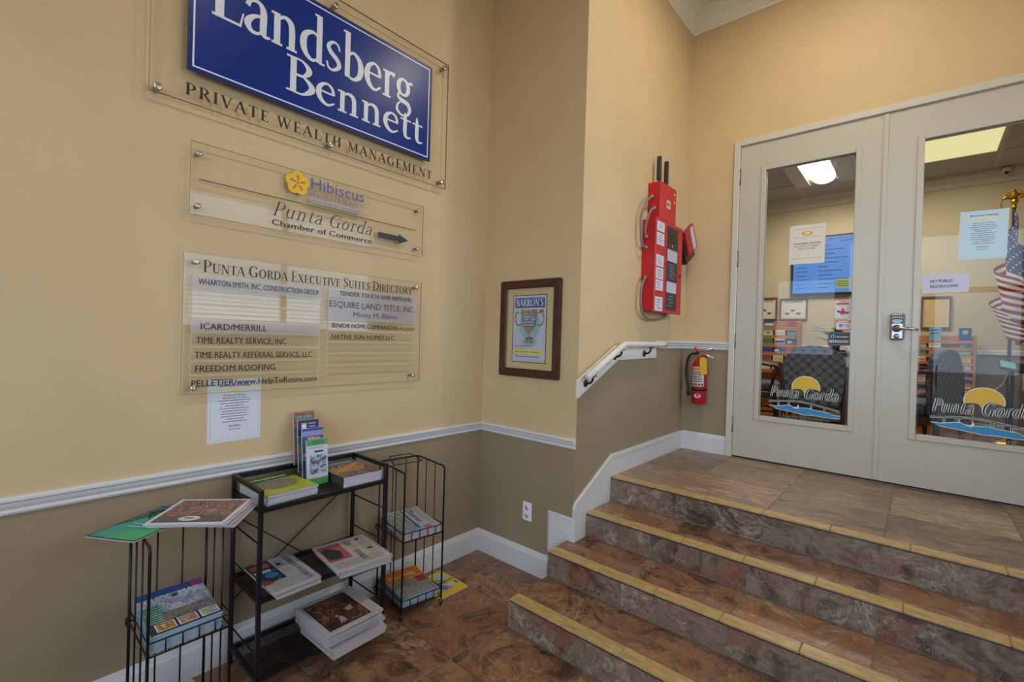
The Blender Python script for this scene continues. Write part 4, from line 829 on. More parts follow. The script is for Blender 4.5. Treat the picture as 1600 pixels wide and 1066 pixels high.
# ================================================================== FIRE EXTINGUISHER
fe = thing('fire_extinguisher', 'red fire extinguisher with yellow tag hanging left of the doors', 'fire extinguisher', (.955, YD-.075, 1.0))
cx, cy = .950, YD-.072; FR = mottled('red_cylinder', '#a8101a', '#b81a24', 3, .22)
M().lathe((cx, cy, 0), [(0, .990), (.050, .992), (.056, 1.0), (.056, 1.285), (.050, 1.32), (.030, 1.348), (.020, 1.355), (.020, 1.372), (0, 1.372)], FR, 28).build('cylinder', fe)
q = M(); q.lathe((cx, cy, 0), [(0, 1.37), (.018, 1.37), (.018, 1.40), (.012, 1.41), (0, 1.41)], ALU, 14); q.build('valve', fe)
q = M(); q.tube([(cx-.03, cy-.01, 1.408), (cx+.02, cy-.02, 1.425), (cx+.115, cy-.04, 1.440)], [.008, .009, .007], ALU, 8); q.build('upper_lever', fe)
q = M(); q.tube([(cx-.02, cy-.01, 1.395), (cx+.03, cy-.02, 1.400), (cx+.12, cy-.04, 1.365)], [.007, .008, .007], ALU, 8); q.build('carry_handle', fe)
M().tube([(cx-.035, cy-.02, 1.445), (cx-.01, cy-.02, 1.42), (cx+.01, cy-.02, 1.405)], [.010, .008, .004], mat('#c8323a', .4), 8).build('safety_pin', fe)
M().tube([tuple(v) for v in cr([(cx-.015, cy-.01, 1.395), (cx-.065, cy-.015, 1.39), (cx-.095, cy-.015, 1.33), (cx-.098, cy-.02, 1.23), (cx-.085, cy-.025, 1.16), (cx-.075, cy-.03, 1.12)], 6)], .010, BLK, 10).build('hose', fe)
M().tube([(cx-.075, cy-.03, 1.125), (cx-.072, cy-.035, 1.09), (cx-.068, cy-.035, 1.055)], [.010, .013, .015], BLK, 10).build('nozzle', fe)
def cylP(r):
    def P(u, v, h):
        a = -PI/2+u/r; return (cx+(r+h)*math.cos(a), cy+(r+h)*math.sin(a), v)
    return P
p = Print(cylP(.0562), .0004); p.rect(-.045, .055, 1.135, 1.292, mat('#cdbfa8', .5), 1, 8); p.rect(-.04, .05, 1.262, 1.285, mat('#d68a2a', .5), 2, 6); p.lines(-.035, .045, 1.165, 1.255, 5, mat('#4a4048', .5), 2, .5, .1, False, 3)
for k in range(4): p.disc(-.026+.022*k, 1.15, .009, mat('#3a3436', .5), 3, 10)
p.build('label', fe)
p = Print(cylP(.0562), .0004)
p.disc(.008, 1.06, .026, CARD, 2, 20, .018); p.disc(.008, 1.06, .018, mat('#b01a24', .4), 3, 20, .012); p.disc(-.002, 1.058, .005, CARD, 4, 10); p.disc(.018, 1.058, .005, CARD, 4, 10)
p.build('emblem', fe)
M().lathe((cx, cy, 0), [(.0565, 1.10), (.0585, 1.10), (.0585, 1.118), (.0565, 1.118)], BLK, 28).build('strap', fe)
M().box(cx-.03, cx+.03, cy+.056, YD-.001, 1.09, 1.38, mat('#8a1a20', .4)).build('wall_bracket', fe)
q = M(); q.prism([(0, 0), (.052, 0), (.052, .115), (.04, .135), (.012, .135), (0, .115)], (cx+.030, cy-.066, 1.235), (1, 0, .04), (-.05, 0, 1), (0, -.0015, 0), mat('#e0b414', .5)); q.build('inspection_tag', fe)

# ================================================================== WIRE RACKS
def make_rack(label, loc, rz):
    t = thing('wire_rack', label, 'magazine rack', loc, rz)
    W, D, H = .240, .285, .765
    R = .0050; r = .0030
    q = M(); q.tube(rnd([(0, 0, .035), (0, 0, H), (0, D, H), (W, D, H), (W, 0, H), (W, 0, .035)], .022, 4), R, WIRE, 8); q.build('frame', t, False)
    for (x, y) in ((0, D), (W, D)): M().cyl((x, y, .02), (x, y, H-.004), R, WIRE, 8).build('post', t, False)
    def wire(x, y): M().cyl((x, y, .045), (x, y, H), r, WIRE, 6).build('upright_wire', t, False)
    for k in (1/3, 2/3):
        wire(0, D*k); wire(W, D*k); wire(W*k, D)
    for z in (.405, .055):
        s = M(); s.tube([(0, 0, z), (0, D, z), (W, D, z), (W, 0, z)], .0036, WIRE, 8, closed=True)
        s.tube(rnd([(0, D*.9, z+.045), (0, 0, z+.045), (W, 0, z+.045), (W, D*.3, z+.045)], .008), .0026, WIRE, 6)
        for k in range(1, 12): s.cyl((W*k/12, 0, z), (W*k/12, D, z), .0015, WIRE, 5)
        s.tube([(0, D+.0, z), (-.004, D+.022, z+.004), (-.004, D+.024, z-.02), (0, D+.016, z-.028)], .003, WIRE, 6)
        o = s.build('shelf', t, False)
        for k in range(0, 6):
            M().cyl((W*k/5, -.001, z), (W*k/5, -.001, z+.045), .0026, WIRE, 6).build('fence_wire', t, False)
    for x in (0, W):
        M().tube(rnd([(x, .0, .05), (x, -.008, .02), (x, -.002, .005), (x, .012, .004), (x, .022, .03)], .006), .0042, WIRE, 8).build('foot', t, False)
        M().tube(rnd([(x, D, .03), (x, D+.012, .02), (x, D+.010, .005), (x, D-.006, .004), (x, D-.012, .03)], .006), .0042, WIRE, 8).build('foot', t, False)
    M().tube(rnd([(.055, D, H+.020), (.185, D, H+.020), (.212, D-.10, H-.004), (.028, D-.10, H-.004), (.055, D, H+.020), (.1, D, H+.020)], .008), .0028, WIRE, 6).build('sign_loop', t, False)
    return t
RR = math.radians(82.5)
make_rack('black wire magazine rack standing between the shelf stand and the corner', (.320, -.866, 0), RR)
make_rack('black wire magazine rack at the left with magazines lying on its top', (.440, -1.942, 0), PI/2)

# ================================================================== SHELF STAND
sx0, sx1, sy0, sy1, sh = .034, .332, -1.566, -.990, .842
sd = thing('shelf_stand', 'black metal three-tier shelf stand against the left wall', 'shelf', ((sx0+sx1)/2, (sy0+sy1)/2, 0)); pr = .0085
for (x, y) in ((sx0, sy0), (sx1, sy0), (sx0, sy1), (sx1, sy1)): M().cbox(x-pr, x+pr, y-pr, y+pr, 0, sh, BLACKM, .002).build('post', sd)
for y in (sy0, sy1): M().cbox(sx0+pr, sx1-pr, y-pr, y+pr, sh-.018, sh, BLACKM, .002).build('top_rail', sd)
M().cbox(sx0-pr, sx0+pr, sy0+pr, sy1-pr, sh-.022, sh, BLACKM, .002).build('top_rail', sd)
for z in (.765, .400, .085):
    q = M(); hh = .018
    q.box(sx0, sx0+.016, sy0+pr, sy1-pr, z-hh, z, BLACKM).box(sx1-.010, sx1+.004, sy0+pr, sy1-pr, z-hh, z, BLACKM).box(sx0+pr, sx1-pr, sy0-.004, sy0+.012, z-hh, z, BLACKM).box(sx0+pr, sx1-pr, sy1-.012, sy1+.004, z-hh, z, BLACKM)
    o = q.build('shelf', sd)
    q = M(); pitch = .013; wd = .0014; Lx, Ly = sx1-sx0, sy1-sy0
    k = -int(Lx/pitch)
    while k*pitch < Ly:
        c0 = k*pitch
        for sg in (1, -1):
            # line y = c0 + s for s in 0..Lx
            s0 = max(0, -c0); s1 = min(Lx, Ly-c0)
            if s1-s0 < .003: continue
            xa, xb = (sx0+s0, sx0+s1) if sg > 0 else (sx1-s0, sx1-s1)
            ya, yb = sy0+c0+s0, sy0+c0+s1
            n_ = Vector((-(yb-ya), xb-xa)).normalized()*wd
            q.add([(xa-n_.x, ya-n_.y, z-.004), (xa+n_.x, ya+n_.y, z-.004), (xb+n_.x, yb+n_.y, z-.004), (xb-n_.x, yb-n_.y, z-.004), (xa-n_.x, ya-n_.y, z-.0052), (xa+n_.x, ya+n_.y, z-.0052), (xb+n_.x, yb+n_.y, z-.0052), (xb-n_.x, yb-n_.y, z-.0052)],
                  [(0, 1, 2, 3), (7, 6, 5, 4), (0, 4, 5, 1), (2, 6, 7, 3)], BLACKM)
        k += 1
    q.build('wire_mesh', o, kind='stuff')
for (z) in (.62, .46, .17):
    for y in (sy0, sy1): M().cyl((sx0, y, z), (sx1, y, z), .0035, BLACKM, 8).build('side_rod', sd) if z != .46 else M().cyl((sx0, y, z), (sx1, y, z-.0), .003, BLACKM, 8).build('side_rod', sd)
M().cyl((sx0-.004, sy1, .70), (sx0-.004, sy0, .275), .0032, BLACKM, 6).build('cross_rod', sd)
M().cyl((sx0+.004, sy0, .66), (sx0+.004, sy1, .17), .0032, BLACKM, 6).build('cross_rod', sd)

# ================================================================== MAGAZINES AND NEWSPAPERS
def slab(P, w, d, t, m, n=6, spine=None):
    """closed bent slab"""
    b = M(); nu = nv = n
    b.grid(lambda a, c: P(a*w, c*d, t), nu, nv, m); b.grid(lambda a, c: P((1-a)*w, c*d, 0), nu, nv, m)
    b.grid(lambda a, c: P(a*w, 0, c*t), nu, 1, m, False); b.grid(lambda a, c: P((1-a)*w, d, c*t), nu, 1, m, False)
    b.grid(lambda a, c: P(0, (1-a)*d, c*t), nv, 1, spine or m, False); b.grid(lambda a, c: P(w, a*d, c*t), nv, 1, m, False)
    return b
def mapper(O, ang, bend, lift=0):
    c, s = math.cos(ang), math.sin(ang)
    return lambda u, v, h: (O[0]+u*c-v*s, O[1]+u*s+v*c, O[2]+h+bend(u, v))
flat = lambda u, v: 0
def mag(name, label, cat, O, ang, w, d, t, draw, pages=PAGES, bend=flat, covm=None, group=None, spine=None):
    T = thing(name, label, cat, O, 0, group); P = mapper(O, ang, bend)
    slab(P, w, d, t, pages, 6, spine).build('pages', T)
    p = Print(lambda u, v, h: P(u, v, t+h), .0005)
    if covm: p.rect(0, w, 0, d, covm, 1, 6)
    draw(p, w, d); p.build('cover', T)
    return T
STK = ['second', 'third', 'fourth', 'fifth', 'sixth', 'seventh', 'eighth', 'ninth', 'tenth']
def under(name, label, cat, O, ang, w, d, t, n, group, pages=PAGES, bend=flat, jit=.004, top=None, draw=None, tops=None, spine=None, base=None):
    """n copies under the top one"""
    for k in range(n):
        oo = (O[0]+random.uniform(-jit, jit), O[1]+random.uniform(-jit, jit), O[2]+k*t)
        P = mapper(oo, ang+random.uniform(-1, 1)*jit*3, bend)
        o = slab(P, w, d, t*.97, pages, 5, spine).build(name)
        tag(o, STK[n-1-k]+' from the top, '+label, cat, group)
A90 = PI/2
# --- left rack, on top
def d_green(p, w, d):
    p.rect(0, w, 0, d, mat('#2c3f4c', .4), 1, 4)
    p.poly([(w*.04, d*.03), (w*.97, d*.02), (w*.97, d*.97), (w*.45, d*.97), (w*.04, d*.30)], mat('#2f9a86', .4), 2)
    p.poly([(w*.3, d*.02), (w*.97, d*.02), (w*.97, d*.55)], mat('#3aa86a', .4), 3)
    p.poly([(w*.03, d*.34), (w*.42, d*.97), (w*.03, d*.97)], photo(['#7a7a3a', '#3a5a4a', '#2a5f86'], 20, 3.), 3)
    p.text('life', w*.30, d*.42, .022, WHITE, .06, 0, 'l', 5, .2) if False else p.lines(w*.25, w*.85, d*.30, d*.46, 2, mat('#9adcc4', .5), 5, .35, .3, False, 4)
mag('magazine', 'teal and green magazine sticking out to the left on the left wire rack', 'magazine', (.226, -2.075, .770), math.radians(32), .19, .29, .003, d_green, bend=lambda u, v: .004)
def d_horse(p, w, d):
    p.rect(0, w, 0, d, mat('#d5d2da', .4), 1, 5)
    p.rect(w*.05, w*.95, d*.07, d*.95, photo(['#332a2c', '#8a6244', '#2c2830', '#b08a68', '#38303a', '#a84634', '#8a8498'], 22, 5.), 2, 6)
    p.rect(w*.05, w*.95, d*.07, d*.30, photo(['#3a3438', '#5c5450', '#4a4246'], 30, 2.), 3, 4)
    p.disc(w*.48, d*.20, .036, mat('#c9cfc4', .4), 4, 20, .022); p.serif('LIDS', w*.48, d*.185, .012, mat('#44503c', .4), .04, 1.2, 0, .02, 5, align='c') if False else p.lines(w*.42, w*.54, d*.17, d*.25, 1, mat('#44503c', .4), 5, .5, .05)
bd = lambda u, v: .012*(v/.24)-.25*max(0, u-.21)**1.3
mag('magazine', 'magazine with a horse racing photo lying open-fanned on top of the left wire rack', 'magazine', (.285, -1.935, .782), math.radians(48), .262, .240, .004, d_horse, bend=lambda u, v: .006+.02*v)
for k in range(3):
    P = mapper((.287+.003*k, -1.930+.004*k, .7815-.003*k-.0015), math.radians(48+1.2*k), lambda u, v, k=k: .006+.02*v-.02*k*max(0, u-.1))
    tag(slab(P, .268+.006*k, .240, .0022, PAGES, 5).build('magazine'), STK[k]+' magazine down, fanned under the horse racing magazine', 'magazine', 'copies under the horse racing magazine')
# --- left rack, mid shelf: guide and map stack
def d_guide(p, w, d):
    p.rect(0, w, 0, d, photo(['#8f9ab0', '#b4b8c8', '#707a92', '#a2a6b8'], 16, 7.), 1, 6)
    p.rect(0, w, d*.86, d, mat('#1f4a8c', .35), 2, 5); p.rect(w*.80, w*.98, d*.88, d*.97, mat('#a83a52', .4), 3, 3)
    p.text('GUIDE', w*.10, d*.745, .030, mat('#c9ced8', .4), .078, .05, 'l', 4); p.text('MAP', w*.60, d*.745, .030, mat('#c9ced8', .4), .062, .05, 'l', 4); p.rect(w*.49, w*.57, d*.75, d*.83, mat('#1e5a4a', .4), 4)
    for i in range(7): p.rect(0, w*.30, d*(.30+.055*i), d*(.33+.055*i), mat('#1f8a4e', .4), 3, 2)
    p.rect(w*.25, w, d*.28, d*.46, photo(['#5a5450', '#8c8474', '#46485a', '#a09a90'], 40, 8.), 3, 5)
    p.rect(0, w, 0, d*.27, mat('#3a3446', .4), 2, 4)
    for i, (c0) in enumerate((['#c99a3a', '#7a5a2a', '#d8c8a0'], ['#4a3a3c', '#c8a48c', '#2c2a30'], ['#3a6a9a', '#a0a89a', '#c0a878'])):
        a0 = w*(.09+.31*i); p.rect(a0, a0+w*.27, d*.04, d*.24, WHITE, 3, 2); p.rect(a0+.003, a0+w*.27-.003, d*.05, d*.23, photo(c0, 60, float(i)), 4, 2)
gb = lambda u, v: .030*(v/.27)**2+.004
BLP = mottled('blue_page_edges', '#6f93a8', '#aab8c6', 5, .7, (1, 1, 60))
under('map_guide', 'map guide stacked in the left wire rack', 'booklet', (.432, -1.932, .408), A90, .205, .262, .0065, 8, 'map guides in the left wire rack', BLP, lambda u, v: .030*(v/.27)**2*.9, .002)
mag('map_guide', 'topmost map guide with harbour photo in the left wire rack', 'booklet', (.434, -1.932, .461), A90, .207, .262, .006, d_guide, BLP, lambda u, v: .030*(v/.27)**2*.9)
# --- left rack bottom papers
def d_bw(p, w, d):
    p.rect(w*.1, w*.9, d*.55, d*.9, mat('#2b2b30', .5), 1, 2); p.lines(w*.1, w*.9, d*.1, d*.5, 8, mat('#8a8a90', .5), 1, .4, .1)
mag('newspaper', 'grey printed paper on the bottom shelf of the left wire rack', 'newspaper', (.40, -1.90, .060), math.radians(96), .19, .25, .02, d_bw, NEWS, covm=mat('#b9b9c0', .6))
# --- top shelf of stand
def d_lime(p, w, d):
    p.rect(0, w, 0, d, mat('#a8ae2c', .4), 1, 5)
    p.rect(0, w, d*.80, d, photo(['#2c3a26', '#3f7a34', '#26301f'], 26, 3.), 2, 4); p.rect(0, w*.35, d*.55, d*.82, mat('#3e8a3c', .4), 2, 2)
    p.disc(w*.48, d*.52, w*.38, photo(['#5a544c', '#8c8478', '#6f6a5c', '#a09a88'], 44, 4.), 3, 24, d*.26)
    p.lines(w*.10, w*.92, d*.84, d*.96, 1, mat('#c9d0b0', .5), 4, .55, .05)
    p.lines(w*.06, w*.5, d*.04, d*.16, 2, mat('#dfe09a', .5), 4, .4, .1)
under('magazine', 'magazine stacked under the lime-green one', 'magazine', (.322, -1.536, .7655), A90+.06, .215, .262, .008, 4, 'magazines under the lime-green one', PAGES, flat, .003)
mag('magazine', 'lime-green magazine with a round crest on the left of the top shelf', 'magazine', (.325, -1.538, .798), A90+.06, .218, .262, .008, d_lime, PAGES, spine=mat('#a8ae2c', .4))
def d_beach(p, w, d):
    p.rect(0, w, 0, d, photo(['#8a6a44', '#b98c5c', '#4c4238', '#c8a070', '#7a5638'], 9, 6.), 1, 5)
    p.rect(0, w, d*.78, d, mat('#6b7f94', .4), 2, 4); p.lines(w*.1, w*.9, d*.84, d*.95, 1, mat('#b5c0cc', .4), 3, .5, .05)
    p.poly([(w*.1, d*.42), (w*.95, d*.80), (w*.98, d*.72), (w*.3, d*.36)], mat('#c98d4c', .4), 3)
    p.rect(0, w, 0, d*.3, photo(['#463c34', '#6a5844', '#8a7050'], 14, 2.), 2, 4)
under('magazine', 'thick magazine stacked under the brown beach cover', 'magazine', (.318, -1.205, .7655), A90, .200, .272, .011, 3, 'magazines under the beach cover', PAGES, flat, .002, spine=mat('#3a3438', .5))
mag('magazine', 'brown beach photo magazine on the right of the top shelf', 'magazine', (.320, -1.205, .799), A90, .202, .272, .012, d_beach, PAGES, spine=mat('#3a3438', .5))
# --- brochure holder
bh = thing('brochure_holder', 'clear acrylic four-tier brochure holder on the top shelf of the stand', 'brochure holder', (.16, -1.25, .768))
hy0, hy1 = -1.325, -1.212
tiers = [(.215, .768, .812), (.170, .790, .860), (.125, .815, .915), (.080, .840, .965)]
hq = M()
for (x, zb, zt) in tiers:
    hq.box(x, x+.0018, hy0, hy1, zb-.02 if zb > .77 else zb, zt+.03, ACR)
hq.box(.05, .217, hy0-.002, hy0, .768, .87, ACR).box(.05, .217, hy1, hy1+.002, .768, .87, ACR).box(.05, .217, hy0, hy1, .767, .769, ACR).box(.048, .050, hy0, hy1, .768, 1.02, ACR)
for yy in (hy0-.002, hy1): hq.box(.05, .12, yy, yy+.002, .87, .98, ACR)
hq.build('tray', bh)
def holder_leaf(i, x, z0, h, label, draw, cm):
    t = thing('brochure', label, 'brochure', (x-.012, (hy0+hy1)/2, z0)); lean = .10
    P = lambda u, v, hh: (x-.010+hh-lean*v, hy0+.006+u, z0+v)
    b = M(); wv = .100
    vs = [P(a, c, e_) for e_ in (-.010, 0) for a, c in ((0, 0), (wv, 0), (wv, h), (0, h))]
    b.add(vs, [(3, 2, 1, 0), (4, 5, 6, 7), (0, 1, 5, 4), (1, 2, 6, 5), (2, 3, 7, 6), (3, 0, 4, 7)], PAGES); b.build('pages', t)
    p = Print(P, .0004); p.rect(0, wv, 0, h, cm, 1); draw(p, wv, h); p.build('cover', t)
GRN = mat('#4fa05c', .4)
def b1(p, w, h):
    p.rect(0, w, h*.87, h, GRN, 2); p.lines(w*.25, w*.85, h*.90, h*.98, 2, mat('#2d5c38', .5), 3, .5, .05); p.rect(0, w, 0, h*.15, GRN, 2)
    p.lines(w*.1, w*.9, h*.80, h*.84, 1, mat('#8a8aa0', .5), 3, .4, .05); p.text('(SVC', w*.34, h*.70, .011, INK, .045, .02, 'l', 3) if False else p.lines(w*.36, w*.80, h*.70, h*.76, 1, INK, 3, .7, .02)
    p.rect(w*.12, w*.93, h*.24, h*.66, photo(['#8fa8b8', '#2c4458', '#c9ccd4', '#3a4f6a', '#56707e'], 24, 2.), 3)
def b2(p, w, h):
    p.rect(0, w, h*.84, h*.95, mat('#8a93c8', .4), 2); p.lines(w*.2, w*.85, h*.86, h*.94, 2, mat('#c08a9a', .5), 3, .5, .05); p.rect(0, w, h*.35, h*.82, photo(['#1f6f9c', '#2a4f90', '#a05a68', '#d8d0cc'], 26, 4.), 2); p.disc(w*.55, h*.73, w*.25, mat('#c83a34', .4), 3, 20, h*.05)
def b3(p, w, h):
    p.rect(w*.16, w*.42, h*.80, h*.95, mat('#c0a0a8', .4), 2); p.rect(w*.2, w*.38, h*.82, h*.92, WHITE, 3); p.lines(w*.5, w*.9, h*.78, h*.96, 3, mat('#b0b4cc', .4), 3, .4, .1); p.rect(0, w, 0, h*.7, photo(['#26406c', '#5a7a8c', '#c0803c'], 30, 5.), 2)
def b4(p, w, h):
    p.rect(0, w, h*.86, h*.97, photo(['#5c4a44', '#8a6a50', '#3c3034'], 30, 1.), 2); p.text('CRUISES', w*.08, h*.865, .015, mat('#5fb8c8', .4), .078, .05, 'l', 3); p.rect(0, w, 0, h*.82, photo(['#c8742c', '#3a5a7a', '#a0502c', '#7a8a6a'], 26, 3.), 2)
holder_leaf(0, .213, .771, .206, 'green and white brochure in the front tier of the holder', b1, mat('#c9cad8', .4))
holder_leaf(1, .168, .800, .222, 'blue brochure with a red dome in the second tier of the holder', b2, mat('#25489c', .4))
holder_leaf(2, .123, .815, .240, 'navy brochure with a white square in the third tier of the holder', b3, mat('#222c64', .4))
holder_leaf(3, .078, .840, .250, 'orange cruises brochure in the rear tier of the holder', b4, mat('#b8602c', .4))
# --- middle shelf newspapers
def d_weekly(p, w, d):
    p.rect(0, w, 0, d, mat('#a9a6a8', .7), 1, 4)
    p.rect(0, w*.50, d*.30, d, photo(['#16161c', '#2a2a34', '#1c3a5c', '#3f6a9c'], 15, 5.), 2, 4)
    p.disc(w*.3, d*.5, w*.14, mat('#2f72ac', .5), 3, 16, d*.08); p.rect(0, w*.2, d*.26, d*.36, mat('#8a3a34', .5), 3)
    p.lines(w*.05, w*.46, d*.74, d*.92, 1, mat('#c8503c', .5), 4, .8, .05); p.lines(w*.03, w*.4, d*.60, d*.72, 1, mat('#c0c0c0', .5), 4, .7, .05)
    p.lines(w*.03, w*.97, d*.02, d*.28, 9, mat('#77757c', .6), 2, .4, .04, False, 8)
    p.lines(w*.54, w*.74, d*.30, d*.92, 12, mat('#85838a', .6), 2, .35, .05, False, 6); p.rect(w*.56, w*.66, d*.72, d*.80, INK, 3)
    # masthead runs across the fold
    q = Print(lambda u, v, h: p.P(w*.94-v, d*.96-u, h), p.step)
def rotP(p, u0, v0): 
    return Print(lambda u, v, h: p.P(u0+v, v0-u, h), p.step)
def rot_text(p, txt, u0, v0, L, hgt, m, serif=True, wt=1.):
    q = rotP(p, u0, v0); (q.serif(txt, 0, 0, hgt, m, L, wt, 0, .0, 4) if serif else q.text(txt, 0, 0, hgt, m, L, .02, 'l', 4)); p.add(q.v, q.f, m)
def d_wk(p, w, d):
    d_weekly(p, w, d); rot_text(p, 'FLORIDA WEEKLY', w*.80, d*.97, d*.92, w*.12, mat('#33507e', .6), True, 1.3)
nb = lambda u, v: .006*math.sin(u*30)*.3
under('newspaper', 'folded newspaper in the left pile of the middle shelf', 'newspaper', (.385, -1.515, .4015), A90+.02, .185, .285, .007, 4, 'left newspapers on the middle shelf', NEWS, flat, .006)
mag('newspaper', 'folded newspaper with black and blue photo on the left of the middle shelf', 'newspaper', (.395, -1.535, .4300), A90+.02, .190, .300, .008, d_wk, NEWS)
def d_sun(p, w, d):
    p.rect(0, w, 0, d, mat('#b3aba6', .7), 1, 4)
    p.rect(w*.03, w*.45, d*.30, d*.92, mat('#a8525c', .6), 2, 3); p.poly([(w*.06, d*.38), (w*.30, d*.36), (w*.36, d*.62), (w*.16, d*.84), (w*.05, d*.74)], mat('#29363a', .6), 3); p.disc(w*.36, d*.68, w*.05, mat('#a0705c', .6), 3, 14)
    p.rect(w*.48, w*.62, d*.40, d*.78, mat('#b3aba6', .6), 2); p.disc(w*.64, d*.62, w*.065, mat('#c99a44', .6), 3, 16, d*.06)
    rot_text(p, 'Sun', w*.53, d*.93, d*.22, w*.15, mat('#4a5170', .6), False); rot_text(p, 'WEEKLY', w*.55, d*.50, d*.40, w*.10, mat('#4a5170', .6), True, 1.3)
    p.lines(w*.03, w*.97, d*.03, d*.24, 8, mat('#7c7878', .6), 2, .4, .04, False, 9); p.lines(w*.76, w*.96, d*.28, d*.94, 14, mat('#8a8583', .6), 2, .35, .05, False, 16); p.rect(w*.80, w*.90, d*.40, d*.47, mat('#4a3a38', .6), 3); p.rect(w*.78, w*.84, d*.84, d*.90, INK, 3)
under('newspaper', 'folded newspaper in the right pile of the middle shelf', 'newspaper', (.412, -1.262, .4015), A90-.10, .245, .285, .009, 4, 'right newspapers on the middle shelf', NEWS, lambda u, v: 0, .006)
mag('newspaper', 'folded newspaper with a pink photo square on the right of the middle shelf', 'newspaper', (.425, -1.285, .438), A90-.10, .250, .290, .009, d_sun, NEWS)
# --- big stack on the bottom shelf
for k in range(8):
    f = k/7; oo = (.452+.020*f+random.uniform(-.008, .008), -1.300-.045*f+random.uniform(-.006, .006), .0855+.0165*k)
    if k == 3: oo = (oo[0]-.02, oo[1]+.02, oo[2])
    P = mapper(oo, A90+.03+random.uniform(-.03, .03), lambda u, v: 0)
    tag(slab(P, .262, .285, .0160, NEWS, 5).build('newspaper'), STK[7-k]+' bundle from the top of the tall newspaper stack on the bottom shelf', 'newspaper', 'bundles in the tall newspaper stack')
def d_big(p, w, d):
    p.rect(0, w, 0, d, mat('#a8a096', .7), 1, 4)
    p.rect(w*.05, w*.80, d*.05, d*.90, mat('#1c1618', .6), 2, 3); p.rect(w*.07, w*.78, d*.07, d*.88, photo(['#2a2024', '#5c3430', '#3a2a2c', '#8a5a44', '#241c20'], 13, 9.), 3, 5)
    p.disc(w*.34, d*.34, w*.035, mat('#9a7a64', .6), 4, 14); p.poly([(w*.30, d*.15), (w*.42, d*.14), (w*.40, d*.30), (w*.34, d*.29)], mat('#8c8c9c', .6), 4)
    p.poly([(w*.52, d*.44), (w*.68, d*.50), (w*.66, d*.36), (w*.56, d*.34)], mat('#a08454', .6), 4); p.disc(w*.60, d*.55, w*.035, mat('#7a5040', .6), 4, 14)
mag('newspaper', 'newspaper with a dark red photo on top of the tall stack on the bottom shelf', 'newspaper', (.488, -1.347, .218), A90+.02, .262, .285, .010, d_big, NEWS)
# --- right rack, mid shelf
cR, sR = math.cos(RR), math.sin(RR)
def RK(x, y, z): return (.320+x*cR-y*sR, -.866+x*sR+y*cR, z)
def d_obs(p, w, d):
    p.rect(0, w, 0, d, mat('#a9a6aa', .7), 1, 3); p.rect(0, w*.42, d*.04, d*.94, photo(['#7a7c74', '#a6a8a0', '#3a4438', '#8c9a88'], 50, 5.), 2, 3); p.rect(w*.2, w*.55, 0, d*.34, photo(['#56809c', '#7aa0b8', '#2c5a44'], 24, 6.), 3, 2)
    p.rect(w*.46, w*.50, d*.1, d*.98, mat('#3c4a60', .6), 3); rot_text(p, 'Observer', w*.60, d*.95, d*.62, w*.17, mat('#22436c', .6), False)
    p.lines(w*.80, w*.96, d*.1, d*.95, 12, mat('#8a888c', .6), 3, .4, .04, False, 3); p.rect(w*.60, w*.78, d*.02, d*.18, mat('#a0606a', .6), 3)
def jb(u, v): return .0
under('newspaper', 'newspaper piled in the right wire rack middle shelf', 'newspaper', RK(.012, .008, .4095), RR, .220, .262, .0075, 4, 'newspapers in the right wire rack', NEWS, lambda u, v: .022*(v/.26)**2, .002)
mag('newspaper', 'top observer newspaper on the middle shelf of the right wire rack', 'newspaper', RK(.010, .006, .440), RR, .222, .265, .006, d_obs, NEWS, lambda u, v: .022*(v/.26)**2)
# --- right rack, bottom
def d_fla(p, w, d):
    p.rect(0, w, 0, d*.62, photo(['#8c8078', '#5f6c78', '#a89a84', '#6a7a8a', '#94806a'], 26, 8.), 1, 4); p.rect(0, w, d*.60, d, mat('#c8741c', .4), 1, 4); p.rect(w*.55, w, d*.60, d*.66, mat('#d8a824', .4), 2, 3)
    p.text('Florida', w*.12, d*.72, .036, mat('#d4c29c', .4), w*.72, .05, 'l', 4); p.rect(w*.70, w*.98, d*.40, d*.62, mat('#a03c3c', .4), 3)
under('magazine', 'magazine piled in the bottom of the right wire rack', 'magazine', RK(.014, .012, .060), RR, .215, .262, .0075, 5, 'magazines in the bottom of the right wire rack', BLP, flat, .003)
mag('magazine', 'orange titled magazine on top in the bottom of the right wire rack', 'magazine', RK(.013, .010, .0985), RR, .218, .265, .006, d_fla, BLP, lambda u, v: .014*(v/.26)**2)
def d_yel(p, w, d):
    p.rect(0, w, 0, d, mat('#d9b81e', .4), 1); p.rect(w*.18, w*.70, d*.20, d*.70, photo(['#4f6f8c', '#7a8c7c', '#a8b4b8'], 26, 8.), 2); p.rect(w*.58, w*.92, d*.62, d*.86, mat('#aab8c8', .4), 3); p.rect(w*.0, w*.95, d*.50, d*.53, INK, 3); p.rect(w*.60, w*.95, d*.26, d*.40, mat('#c8c0c8', .4), 4); p.rect(w*.86, w*.92, d*.28, d*.40, mat('#3a2a2a', .4), 5)
mag('magazine', 'yellow-bordered magazine lying on the floor beside the right wire rack', 'magazine', (.313, -.605, .0003), A90-.02, .215, .255, .005, d_yel, PAGES)

